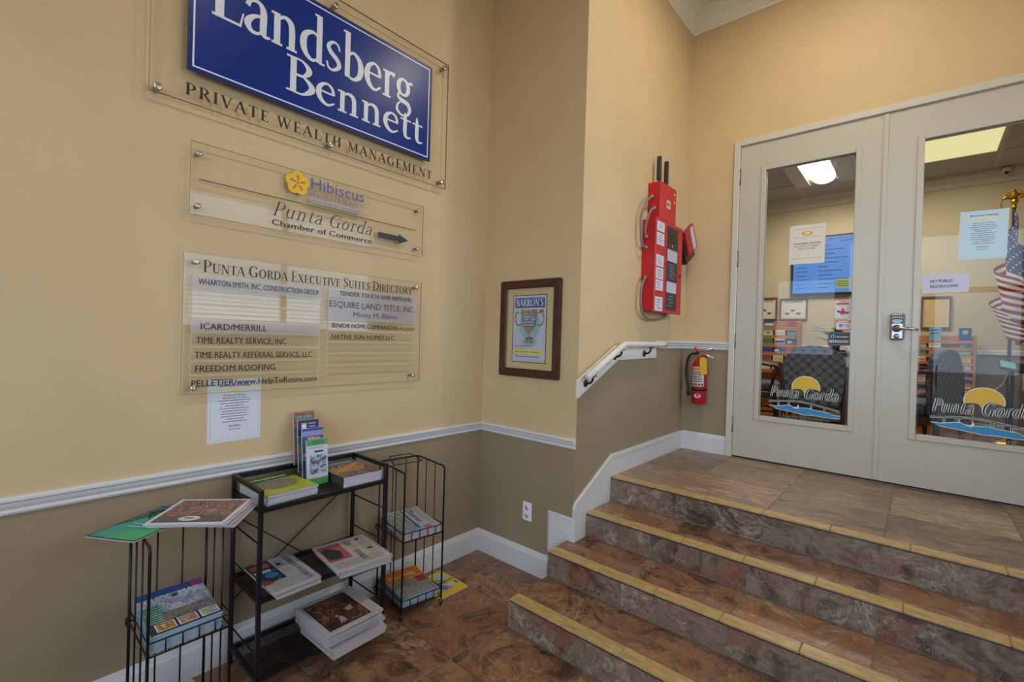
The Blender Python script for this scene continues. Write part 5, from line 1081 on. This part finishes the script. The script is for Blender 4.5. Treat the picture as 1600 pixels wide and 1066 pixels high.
# ================================================================== OFFICE BEHIND THE DOORS
OY, OZ0, OZ1, OX0, OX1 = 4.62, ZL, 3.36, -.6, 4.2
OWALL = wall_paint('#c4b491'); OLOW = wall_paint('#8d8578'); OFL = mottled('office_wood_floor', '#6b4428', '#8f6238', 5, .25, (1.2, 9, 1), .1, .4)
struct('wall_office_back', M().box(OX0, OX1, OY, OY+.1, OZ0, 1.47, OLOW).box(OX0, OX1, OY, OY+.1, 1.47, OZ1, OWALL))
struct('wall_office_left', M().box(OX0-.1, OX0, YD+.12, OY+.1, OZ0, OZ1, OWALL))
struct('wall_office_right', M().box(OX1, OX1+.1, YD+.12, OY+.1, OZ0, 1.47, OLOW).box(OX1, OX1+.1, YD+.12, OY+.1, 1.47, OZ1, OWALL))
struct('wall_office_front', M().box(OX0, XB-.12, YD, YD+.12, OZ0, OZ1, OWALL).box(XR+.12, OX1, YD, YD+.12, OZ0, OZ1, OWALL))
struct('trim_7', M().cbox(OX0, OX1, OY-.02, OY, 1.445, 1.50, TRIM, .006).cbox(OX0, OX1, OY-.012, OY, OZ0, OZ0+.13, TRIM, .004))
struct('trim_8', run([(0, 3.235), (.02, 3.24), (.05, 3.29), (.09, 3.31), (.10, OZ1), (0, OZ1)], [(OX0, OY), (OX1, OY)], mat('#cfc9ba', .5)))
of = struct('floor_office', M().box(OX0-.1, OX1+.1, YD+.12, OY+.1, OZ0-.1, OZ0-.006, GROUT))
k = 0; yy = YD+.125
PW = .145
while yy < OY:
    M().cbox(OX0, OX1, yy, min(yy+PW-.003, OY), OZ0-.012, OZ0-.001, OFL, .0015).build('plank', of); yy += PW
CT = wall_paint('#bdb8ae')
oc = struct('ceiling_office', M().box(OX0-.1, OX1+.1, YD+.12, OY+.1, OZ1+.012, OZ1+.1, CT))
GX = [-.6, .56, 1.15, 1.76, 2.22, 2.81, 3.42, 4.2]; GY = [1.73, 2.48, 3.12, 3.92, 4.62]
TROF = {(2, 2): 'L', (4, 2): 'R'}
for i in range(len(GX)-1):
    for j in range(len(GY)-1):
        if (i, j) in TROF: continue
        M().cbox(GX[i]+.010, GX[i+1]-.010, GY[j]+.010, GY[j+1]-.010, OZ1, OZ1+.012, CT, .002).build('ceiling_panel', oc)
for x in GX[1:-1]: M().box(x-.011, x+.011, GY[0], GY[-1], OZ1-.003, OZ1+.012, mat('#cdc8bd', .5)).build('tee_bar', oc)
lt = thing('ceiling_light', 'bright recessed ceiling light seen through the left door', 'ceiling light', (1.455, 3.52, OZ1))
M().box(1.165, 1.745, 3.135, 3.905, OZ1+.010, OZ1+.012, mat('#e8e6df', .4)).build('pan', lt)
q = M(); q.grid(lambda a, c: (1.335+.20*a, 3.15+.70*c, OZ1-.012-.045*math.sin(PI*a)**.7), 8, 2, emis('#fff6e0', 9)); q.build('diffuser', lt, solid=.004)
q = M(); q.prism([(0, 0), (.135, .0), (.135, .012), (0, .06)], (1.165, 3.14, OZ1-.05), (1, 0, 0), (0, 0, 1), (0, .76, 0), mat('#e4e0d6', .4)); q.prism([(0, 0), (.17, 0), (.17, .05), (0, .012)], (1.575, 3.14, OZ1-.05), (1, 0, 0), (0, 0, 1), (0, .76, 0), mat('#e4e0d6', .4)); q.build('reflector', lt)
rtf = thing('ceiling_light', 'flat yellowish ceiling light panel seen through the right door', 'ceiling light', (2.53, 3.5, OZ1))
M().box(2.262, 2.775, 3.16, 3.895, OZ1-.004, OZ1, emis('#ece2a4', .92)).build('diffuser', rtf)
M().box(2.245, 2.262, 3.14, 3.91, OZ1-.008, OZ1, WHITE).box(2.775, 2.79, 3.14, 3.91, OZ1-.008, OZ1, WHITE).box(2.262, 2.775, 3.895, 3.91, OZ1-.008, OZ1, WHITE).box(2.262, 2.775, 3.14, 3.16, OZ1-.008, OZ1, WHITE).build('frame', rtf)
area('office_troffer_light', (1.44, 3.5, OZ1-.075), (0, 0, 0), .27, .7, 25, (1, .95, .86)); area('office_panel_light', (2.5, 3.5, OZ1-.012), (0, 0, 0), .5, .7, 14, (1, .95, .82))
sn = M(); sn.tube([(1.585, 3.46, OZ1-.002), (1.585, 3.46, OZ1-.13), (1.575, 3.46, OZ1-.15)], [.010, .010, .014], mat('#8f8c86', .4), 10); tag(sn.build('sprinkler_head'), 'thin grey sprinkler pipe hanging beside the bright ceiling light', 'sprinkler')
cmn = M(); cmn.lathe((2.90, 4.50, 3.30), [(0, -.03), (.02, -.028), (.032, 0), (.04, .03), (.04, .05), (0, .05)], mat('#d0ccc4', .4), 18); cmn.lathe((2.895, 4.47, 3.292), [(0, -.02), (.017, -.01), (.017, .01), (0, .012)], BLK, 14); tag(cmn.build('security_camera'), 'small white dome camera with dark lens near the office ceiling corner', 'camera')
# television
tv = thing('television', 'wall mounted screen showing a bright blue schedule above the brochure racks', 'television', (1.61, OY-.04, 2.14))
M().cbox(1.015, 2.215, OY-.060, OY-.017, 2.135, 2.865, BLK, .004).build('housing', tv); M().box(1.3, 1.9, OY-.017, OY-.001, 2.3, 2.6, BLK).build('bracket', tv)
p = Print(faceY(OY-.0602), .0008); SCR = emis('#4f97f2', .62, 'screen_glow'); TX = emis('#16356e', .5, 'screen_text')
p.rect(1.035, 2.195, 2.155, 2.845, SCR, 1); p.text('PUNTA GORDA CHAMBER OF COMMERCE', 1.30, 2.805, .022, TX, .82, .01, 'l', 2); p.lines(1.52, 1.75, 2.770, 2.790, 1, TX, 2, .5, .05)
for i in range(11): p.lines(1.06, 1.20, 2.20+.052*i, 2.235+.052*i, 1, TX, 2, .25, .1, False, i); p.lines(1.30, 1.30+.12+.05*((i*7) % 5), 2.20+.052*i, 2.235+.052*i, 1, TX, 2, .3, .05, False, 20+i)
p.rect(1.49, 1.64, 2.20, 2.32, emis('#a9b97a', .6, 'screen_patch'), 3); p.lines(1.50, 1.63, 2.22, 2.30, 3, emis('#3f5a2e', .5, 'screen_patch_text'), 4, .4, .1)
p.build('screen', tv)
# brochure racks
PAL = ['#d8d4cc', '#c9c2b4', '#2f5f94', '#b8482c', '#d3c04a', '#5a2a86', '#3f8a52', '#c8cdd6', '#6fa8b8', '#26447c', '#d0d0c8', '#c87a3c', '#a8b890', '#dedad0', '#7a8c9c']
CN = {'#d8d4cc': 'white', '#c9c2b4': 'cream', '#2f5f94': 'blue', '#b8482c': 'rust red', '#d3c04a': 'yellow', '#5a2a86': 'purple', '#3f8a52': 'green', '#c8cdd6': 'pale grey', '#6fa8b8': 'pale teal', '#26447c': 'navy', '#d0d0c8': 'off-white', '#c87a3c': 'orange', '#a8b890': 'sage green', '#dedad0': 'ivory', '#7a8c9c': 'slate grey'}
ORD = ['first', 'second', 'third', 'fourth', 'fifth', 'sixth', 'seventh', 'eighth', 'ninth', 'tenth', 'eleventh']
def brack(label, short, X0, X1, Z0, Z1, y0, rows, cols, seed, tall_top, zlow=None):
    t = thing('brochure_rack', label, 'brochure rack', ((X0+X1)/2, y0+.12, OZ0))
    for x in (X0, X1-.02): M().cbox(x, x+.02, y0, y0+.24, OZ0, Z1, WOOD, .002).build('side_panel', t)
    M().box(X0+.02, X1-.02, y0+.225, y0+.24, OZ0, Z1+.0, WOOD).build('back_panel', t); M().box(X0+.02, X1-.02, y0+.01, y0+.22, OZ0, OZ0+.10, WOOD).build('plinth', t)
    R = random.Random(seed); rh = (Z1-Z0)/rows; cw = (X1-X0-.04)/cols; last = None
    for r in range(rows):
        zb = Z0+rh*r; yb = y0+.02+.16*(r/rows)
        M().cbox(X0+.02, X1-.02, yb-.012, yb-.004, zb-.012, zb+rh*.30, WOOD, .001).build('shelf_lip', t)
        M().box(X0+.02, X1-.02, yb-.004, y0+.225, zb-.012, zb-.006, WOOD).build('shelf', t)
        for c in range(cols):
            if R.random() < .06: continue
            col = R.choice([q_ for q_ in PAL if q_ != last]); last = col; x0 = X0+.02+cw*c+cw*.09; x1 = X0+.02+cw*(c+1)-cw*.09
            h = rh*.93 if r < rows-1 else tall_top
            rowname = 'top row' if r == rows-1 else ORD[rows-1-r]+' row down'
            b_ = thing('brochure', '%s brochure, %s, %s from left, in the %s' % (CN[col], rowname, ORD[c], short), 'brochure', ((x0+x1)/2, yb+.01, zb), 0, 'brochures in the '+short)
            M().box(x0, x1, yb, yb+.012, zb-.004, zb+h, PAGES).build('pages', b_)
            p_ = Print(faceY(yb-.0005), .0006); m2 = mat(PAL[(PAL.index(col)+3+R.randrange(4)) % len(PAL)], .4)
            p_.rect(x0, x1, zb-.004, zb+h, mat(col, .4), 1); a0 = zb+h*.42
            k_ = R.randrange(4)
            if k_ == 0: p_.rect(x0+.006, x1-.006, a0, zb+h*.75, m2, 2)
            elif k_ == 1: p_.lines(x0+.008, x1-.008, a0+.01, zb+h*.9, 2, mat('#4a4a58', .5), 2, .4, .1, False, seed+r*9+c)
            elif k_ == 2: p_.disc((x0+x1)/2, zb+h*.66, min(cw*.2, h*.16), m2, 2, 14); p_.rect(x0, x1, zb+h*.92, zb+h, m2, 2)
            else: p_.rect(x0, x1, zb+h*.78, zb+h*.9, mat('#3a3a46', .5), 2); p_.rect(x0+.01, (x0+x1)/2, a0, zb+h*.7, m2, 2)
            p_.build('cover', b_)
    return t
brack('tall oak brochure rack packed with leaflets seen through the right door', 'right oak rack', 1.86, 2.715, .97, 1.64, 4.32, 9, 7, 4, .17)
brack('oak brochure rack with leaflets seen through the left door glass', 'left oak rack', .30, 1.16, 1.15, 1.80, 4.30, 6, 6, 9, .11)
# bigger leaflets on the low shelf of the right rack
for i, (x, c_) in enumerate(((2.15, '#26447c'), (2.30, '#3c5a50'), (2.46, '#c87a5a'), (2.58, '#7a6a5a'))):
    b_ = thing('brochure', '%s large leaflet on the low front ledge of the right oak rack' % ('navy', 'dark green', 'coral', 'brown')[i], 'brochure', (x, 4.29, .72))
    M().box(x-.055, x+.055, 4.300, 4.309, .715, .93, PAGES).build('pages', b_)
    p_ = Print(faceY(4.2995), .0006); p_.rect(x-.055, x+.055, .715, .93, mat(c_, .4), 1); p_.disc(x, .86, .03, mat('#c8b8a8', .5), 2, 14); p_.rect(x-.05, x+.05, .73, .80, photo(['#3a4a3a', '#8a9a7a', '#c0a080'], 30, float(i)), 2); p_.build('cover', b_)
def poster(label, x0, x1, z0, z1, fm, draw):
    t = thing('framed_notice', label, 'picture', ((x0+x1)/2, OY-.01, z0))
    b = M()
    for (a0, a1, c0, c1) in ((x0, x0+.018, z0, z1), (x1-.018, x1, z0, z1), (x0+.018, x1-.018, z0, z0+.018), (x0+.018, x1-.018, z1-.018, z1)): b.cbox(a0, a1, OY-.024, OY-.001, c0, c1, fm, .002)
    b.build('frame', t); p_ = Print(faceY(OY-.006), .0006); p_.rect(x0+.016, x1-.016, z0+.016, z1-.016, mat('#d8d2c4', .6), 1); draw(p_, x0, x1, z0, z1); p_.build('print', t)
def pd(p_, x0, x1, z0, z1):
    w_ = x1-x0; h_ = z1-z0; p_.lines(x0+w_*.15, x1-w_*.15, z0+h_*.78, z0+h_*.92, 2, mat('#4a4a52', .5), 2, .5, .1, True)
    for i in range(3): p_.rect(x0+w_*(.2+.2*i), x0+w_*(.34+.2*i), z0+h_*(.25+.14*(i % 2)), z0+h_*(.34+.14*(i % 2)), mat('#7a5050', .5), 2)
WB = mottled('walnut_frame', '#6a4526', '#8a5c34', 7, .4)
poster('wide white framed map sheet left of the screen above the left oak rack', .56, .86, 1.82, 2.12, WB, pd)
poster('white framed sheet under the left corner of the screen', .885, 1.20, 1.82, 2.10, WB, pd)
def pw(p_, x0, x1, z0, z1): p_.rect(x0+.03, x1-.03, z0+.03, z1-.03, mat('#d8bb84', .5), 2)
poster('brown framed tan certificate above the right oak rack', 2.28, 2.530, 1.72, 2.075, WB, pw)
# counter with plant
ct = thing('side_counter', 'pale counter cabinet behind the patterned chair at the left door', 'cabinet', (1.68, 4.2, OZ0))
M().cbox(1.30, 1.84, 4.02, 4.58, OZ0+.05, 1.40, mat('#a59c88', .5), .003).build('body', ct); M().cbox(1.28, 1.855, 4.0, 4.59, 1.40, 1.43, mat('#3a3a3c', .4), .003).build('countertop', ct)
for x in (1.31, 1.575): M().cbox(x, x+.255, 4.008, 4.02, OZ0+.08, 1.37, mat('#aaa18d', .5), .003).build('door', ct)
pr_ = thing('printer', 'off-white boxy printer on the counter', 'printer', (1.70, 4.25, 1.43)); q = M(); q.cbox(1.66, 1.83, 4.08, 4.42, 1.432, 1.50, mat('#cfc9bc', .5), .008); q.build('body', pr_); M().cbox(1.67, 1.82, 4.10, 4.38, 1.50, 1.512, mat('#4a4a4e', .4), .004).build('lid', pr_)
pl = thing('potted_plant', 'small leafy potted plant on the counter', 'plant', (1.54, 4.2, 1.43)); M().lathe((1.54, 4.2, 1.43), [(0, 0), (.045, 0), (.06, .09), (.052, .09), (.05, .07), (0, .07)], mat('#2c3038', .4), 18).build('pot', pl)
R = random.Random(3)
for i in range(16):
    a = R.uniform(0, 2*PI); L_ = R.uniform(.12, .26); up_ = R.uniform(.06, .22); wv = .022
    q = M(); q.grid(lambda s, c, a=a, L_=L_, up_=up_: (1.54+math.cos(a)*L_*c-math.sin(a)*(s-.5)*2*wv*math.sin(PI*min(1, c*.9+.1)), 4.2+math.sin(a)*L_*c+math.cos(a)*(s-.5)*2*wv*math.sin(PI*min(1, c*.9+.1)), 1.51+up_*math.sin(c*PI*.62)+.01*abs(s-.5)), 2, 6, mat('#3f6a34' if i % 3 else '#5a8a44', .4)); q.build('leaf', pl, solid=.001)
# armchairs
m, nt, b_, N, L = nodes('patterned_upholstery')
tc = N('ShaderNodeTexCoord').outputs['Object']
mp = N('ShaderNodeMapping'); mp.inputs['Rotation'].default_value = (0, PI/4, 0); L(tc, mp.inputs[0])
vo = N('ShaderNodeTexVoronoi'); vo.inputs['Scale'].default_value = 17; vo.inputs['Randomness'].default_value = .15; L(mp.outputs[0], vo.inputs['Vector'])
L(ramp(nt, vo.outputs['Distance'], [(.1, '#3d3e48'), (.35, '#75736f'), (.5, '#5c6270'), (.7, '#3a3c48')]), b_.inputs['Base Color']); b_.inputs['Roughness'].default_value = .9
UPH = m
def armchair(label, loc, rz):
    t = thing('armchair', label, 'chair', loc, rz)
    # local: seat faces +y, back at y=0
    out = [(-.20, .36), (-.235, .55), (-.245, .68), (-.21, .80), (-.12, .875), (0, .895), (.12, .875), (.21, .80), (.245, .68), (.235, .55), (.20, .36)]
    out = [(a_[0], a_[1]) for a_ in cr([(x, z, 0) for x, z in out], 3)]
    q = M(); q.prism(out, (0, -.02, 0), (1, 0, 0), (0, .0, 1), (0, .075, 0), UPH); o = q.build('backrest', t, False, bevel=.018)
    q = M(); q.cbox(-.245, .245, .06, .52, .38, .48, UPH, .02); q.build('seat_cushion', t, False, bevel=.015)
    q = M(); q.cbox(-.25, .25, .03, .53, .31, .378, DARKW, .006); q.build('seat_frame', t, False)
    for s in (-1, 1):
        q = M(); q.tube([tuple(v) for v in cr([(s*.235, .0, .70), (s*.275, .04, .715), (s*.295, .20, .70), (s*.295, .38, .675), (s*.29, .47, .66), (s*.285, .49, .62), (s*.275, .44, .52), (s*.26, .43, .34)], 5)], .017, DARKW, 10); q.build('arm', t, False)
        q = M(); q.tube([(s*.215, -.035, .0), (s*.222, -.02, .20), (s*.232, -.005, .40), (s*.246, -.004, .60), (s*.25, -.0, .72)], [.018, .020, .021, .019, .015], DARKW, 10); q.build('back_post', t, False)
        q = M(); q.tube([(s*.225, .49, .0), (s*.232, .49, .32)], [.015, .022], DARKW, 10); q.build('leg', t, False)
        q = M(); q.cyl((s*.22, -.02, .16), (s*.228, .49, .16), .010, DARKW, 8); q.build('stretcher', t, False)
    M().tube([(-.21, -.02, .17), (.21, -.02, .17)], .010, DARKW, 8).build('stretcher', t, False)
    return t
armchair('patterned armchair with wooden arms seen from behind through the left door', (1.575, 2.62, OZ0), .06)
armchair('patterned armchair facing sideways at the left edge of the left door glass', (.60, 3.52, OZ0), -PI/2+.25)
armchair('patterned armchair seen edge-on at the left edge of the right door glass', (2.455, 2.62, OZ0), PI/2-.35)
armchair('patterned armchair half hidden behind the right stile of the left door', (2.02, 3.36, OZ0), -.2)
# flag
fg = thing('flag', 'american flag hanging folded on a pole with a gold eagle finial', 'flag', (2.93, 4.2, OZ0))
PX, PY = 2.925, 4.15; GOLD = mat('#b8892e', .3, .85)
M().lathe((PX, PY, OZ0), [(0, 0), (.15, 0), (.15, .02), (.05, .045), (.02, .09), (0, .09)], GOLD, 24).build('base', fg)
M().cyl((PX, PY, OZ0+.05), (PX, PY, 2.86), .013, DARKW, 12).build('pole', fg)
q = M(); q.lathe((PX, PY, 2.85), [(0, 0), (.016, 0), (.018, .02), (.012, .035), (.024, .055), (.028, .075), (.018, .095), (.008, .10), (0, .10)], GOLD, 16)
q.tube([(PX, PY, 2.945), (PX, PY-.01, 2.975), (PX-.004, PY-.02, 3.01), (PX-.012, PY-.03, 3.022), (PX-.022, PY-.035, 3.012)], [.024, .026, .014, .012, .003], GOLD, 10); q.build('finial', fg)
for s in (-1, 1):
    q = M(); q.grid(lambda a, c, s=s: (PX+s*(.012+.075*c+.03*a*math.sin(c*PI)), PY-.004+.012*math.sin(a*6), 2.985+.055*math.sin(c*2.0)-.10*c*c-a*(.05+.05*c)*(1-.3*c)), 4, 8, GOLD); q.build('wing', fg, solid=.006)
FRD, FWH, FBL = mottled('flag_red', '#74101c', '#8c1c2c', 12, .6), mottled('flag_white', '#c9c2bc', '#d8d2cc', 12, .6), mottled('flag_blue', '#2a2f5c', '#3a3f70', 12, .6)
def fpt(s, h):   # s along the fly 0..1, h down the hoist 0..1
    z = 2.84-.80*h-s*(.98-.45*h)-.10*s*s*0
    spread = .02+.17*min(1, s*1.6)*(1-.25*s)
    ph = s*19+h*2.0
    x = PX-.01+spread*(.75*math.sin(ph)+.25)+.09*h*s-.02*s-.055*s*(1-h)
    y = PY-.035-.055*min(1, s*3)*(1+math.cos(ph))*.8-.05*h*s
    return (x, y, z)
def fmat(s, h):
    if s < .40 and h < 7/13: return FBL
    return FRD if int(h*13) % 2 == 0 else FWH
q = M(); q.grid(lambda a, c: fpt(a, c), 90, 52, FWH, True, lambda a, c: fmat(a+.5/90, c+.5/52)); q.build('cloth', fg, solid=.0015)
q = M()
for i in range(9):
    for j in range(8):
        s, h = .02+.36*(j+.5*(i % 2)+.3)/8.2, (i+.5)*(7/13)/9.2
        if s > .39: continue
        c0 = Vector(fpt(s, h)); du = (Vector(fpt(s+.01, h))-c0).normalized(); dv = (Vector(fpt(s, h+.01))-c0).normalized(); nn = du.cross(dv).normalized()
        if nn.y > 0: nn = -nn
        pts = []
        for k in range(10):
            a = PI/2+2*PI*k/10; rr_ = .012 if k % 2 == 0 else .005; pts.append(c0+nn*.003+du*rr_*math.cos(a)-dv*rr_*math.sin(a))
        q.add(pts, [tuple(range(10))], mat('#d8d6da', .6))
q.build('stars', fg)
M().tube([(PX+.05, PY-.10, 1.86), (PX+.048, PY-.105, 1.70), (PX+.046, PY-.105, 1.62), (PX+.046, PY-.105, 1.55)], [.004, .004, .018, .022], GOLD, 10).build('tassel', fg)
# tablet on a stand, outlet, cord
tb = thing('tablet_stand', 'tablet on a black stand at the right edge of the right door glass', 'tablet stand', (2.86, 3.3, OZ0))
M().cyl((2.86, 3.3, OZ0+.01), (2.86, 3.3, 1.37), .017, BLACKM, 12).build('pole', tb); M().lathe((2.86, 3.3, OZ0), [(0, 0), (.16, 0), (.16, .012), (0, .016)], BLACKM, 24).build('base', tb)
q = M(); q.prism([(0, 0), (.22, 0), (.22, .15), (0, .15)], (2.78, 3.22, 1.345), (1, 0, -.25), (0, .8, .45), (0, -.006, .012), BLK); q.build('tablet', tb)
q = M(); q.prism([(.01, .02), (.10, .02), (.10, .13), (.01, .13)], (2.78, 3.213, 1.3585), (1, 0, -.25), (0, .8, .45), (0, -.0005, .001), emis('#7fb8a8', .5, 'tablet_glow')); q.build('screen', tb)
M().tube([tuple(v) for v in cr([(2.84, 3.28, 1.33), (2.80, 3.26, 1.20), (2.70, 3.3, 1.12), (2.62, 3.35, 1.05), (2.66, 3.4, OZ0+.4)], 6)], .005, mat('#b9b2a8', .5), 8).build('cable', tb)
ow = thing('wall_outlet', 'ivory outlet with a black plug on the office wall by the flag', 'outlet', (3.12, OY-.004, 1.18)); M().cbox(3.07, 3.17, OY-.010, OY, 1.10, 1.27, mat('#c9bfa8', .5), .003).build('cover_plate', ow); M().cbox(3.10, 3.14, OY-.045, OY-.010, 1.17, 1.22, BLK, .004).build('plug', ow)

# ================================================================== WINDOWS, ENTRANCE, CEILING LAMPS (behind the camera; they light the lobby)
wf = struct('window_1', M().box(XR, XR+.12, WY0, WY0+.04, WZ0, WZ1, TRIM).box(XR, XR+.12, WY1-.04, WY1, WZ0, WZ1, TRIM).box(XR, XR+.12, WY0+.04, WY1-.04, WZ0, WZ0+.05, TRIM).box(XR, XR+.12, WY0+.04, WY1-.04, WZ1-.04, WZ1, TRIM).box(XR+.03, XR+.09, .02, .08, WZ0+.05, WZ1-.04, TRIM))
M().box(XR+.085, XR+.091, WY0+.04, WY1-.04, WZ0+.05, WZ1-.04, glassy('window_glass', (.96, .98, .98), 1.5)).build('pane', wf)
BLIND = mat('#d9d6cf', .5)
def blind(parent, along, a0, a1, c, z0, z1, ax):
    zz = z0; ti = math.radians(10); hw = .024
    while zz < z1:
        dy, dz = hw*math.cos(ti), hw*math.sin(ti)
        if ax == 'x': vs = [(c-dy, a0, zz-dz), (c-dy, a1, zz-dz), (c+dy, a1, zz+dz), (c+dy, a0, zz+dz)]
        else: vs = [(a0, c+dy, zz-dz), (a1, c+dy, zz-dz), (a1, c-dy, zz+dz), (a0, c-dy, zz+dz)]
        vs2 = [(v[0], v[1], v[2]+.0025) for v in vs]
        M().add(vs+vs2, [(0, 3, 2, 1), (4, 5, 6, 7), (0, 1, 5, 4), (1, 2, 6, 5), (2, 3, 7, 6), (3, 0, 4, 7)], BLIND).build('slat', parent); zz += .048
blind(wf, 'y', WY0+.05, WY1-.05, XR+.04, WZ0+.12, WZ1-.06, 'x')
w2 = struct('window_2', M().box(.25, .29, YBK-.12, YBK, 1.3, 2.7, TRIM).box(1.16, 1.2, YBK-.12, YBK, 1.3, 2.7, TRIM).box(.29, 1.16, YBK-.12, YBK, 1.3, 1.35, TRIM).box(.29, 1.16, YBK-.12, YBK, 2.66, 2.7, TRIM))
M().box(.29, 1.16, YBK-.09, YBK-.084, 1.35, 2.66, glassy('window_glass_2', (.96, .98, .98), 1.5)).build('pane', w2)
blind(w2, 'x', .30, 1.15, YBK-.04, 1.42, 2.64, 'y')
d3 = struct('door_3', M().box(1.3, 1.36, YBK-.12, YBK, 0, EZ, ALU).box(3.34, 3.42, YBK-.12, YBK, 0, EZ, ALU).box(1.36, 3.34, YBK-.12, YBK, EZ-.06, EZ, ALU).box(1.36, 3.34, YBK-.1, YBK-.02, 2.35, 2.43, ALU).box(1.36, 3.34, YBK-.1, YBK-.02, 0, .16, ALU).box(2.28, 2.44, YBK-.1, YBK-.02, .16, 2.35, ALU))
M().box(1.36, 2.28, YBK-.066, YBK-.06, .16, 2.35, GLASS).build('glass_pane', d3); M().box(2.44, 3.34, YBK-.066, YBK-.06, .16, 2.35, GLASS).build('glass_pane', d3); M().box(1.36, 3.34, YBK-.066, YBK-.06, 2.43, EZ-.06, GLASS).build('glass_pane', d3)
for x in (2.24, 2.48): M().tube(rnd([(x, YBK-.02, .95), (x, YBK+.05, .95), (x, YBK+.05, 1.25), (x, YBK-.02, 1.25)], .02), .012, STEEL, 10).build('pull_handle', d3)
M().box(-14, 18, -40, YBK-.125, -.15, -.02, mottled('pavement', '#7d7a74', '#98948c', 3, .9)).build('ground_outside', kind='structure')
for i, (x, y) in enumerate(((1.87, .50), (1.87, -1.4), (1.87, -3.0))):
    t = thing('recessed_light', 'round recessed ceiling lamp, number %s from the office doors' % ('one', 'two', 'three')[i], 'ceiling light', (x, y, ZC-.036))
    M().lathe((x, y, ZC-.036), [(.075, -.001), (.10, -.004), (.10, 0), (.075, 0)], WHITE, 24).build('trim_ring', t)
    M().lathe((x, y, ZC-.037), [(0, 0), (.072, 0), (.072, -.001), (0, -.001)], emis('#ffcf8a', 25), 24).build('lamp', t)
    l = bpy.data.lights.new('downlight', 'AREA'); l.shape = 'DISK'; l.size = .14; l.energy = (19, 8, 5)[i]; l.color = (1, .90, .70); lo = bpy.data.objects.new('downlight', l); lo.location = (x, y, ZC-.042); C.objects.link(lo)
for o in list(bpy.data.objects):
    if '_w' in o: del o['_w']
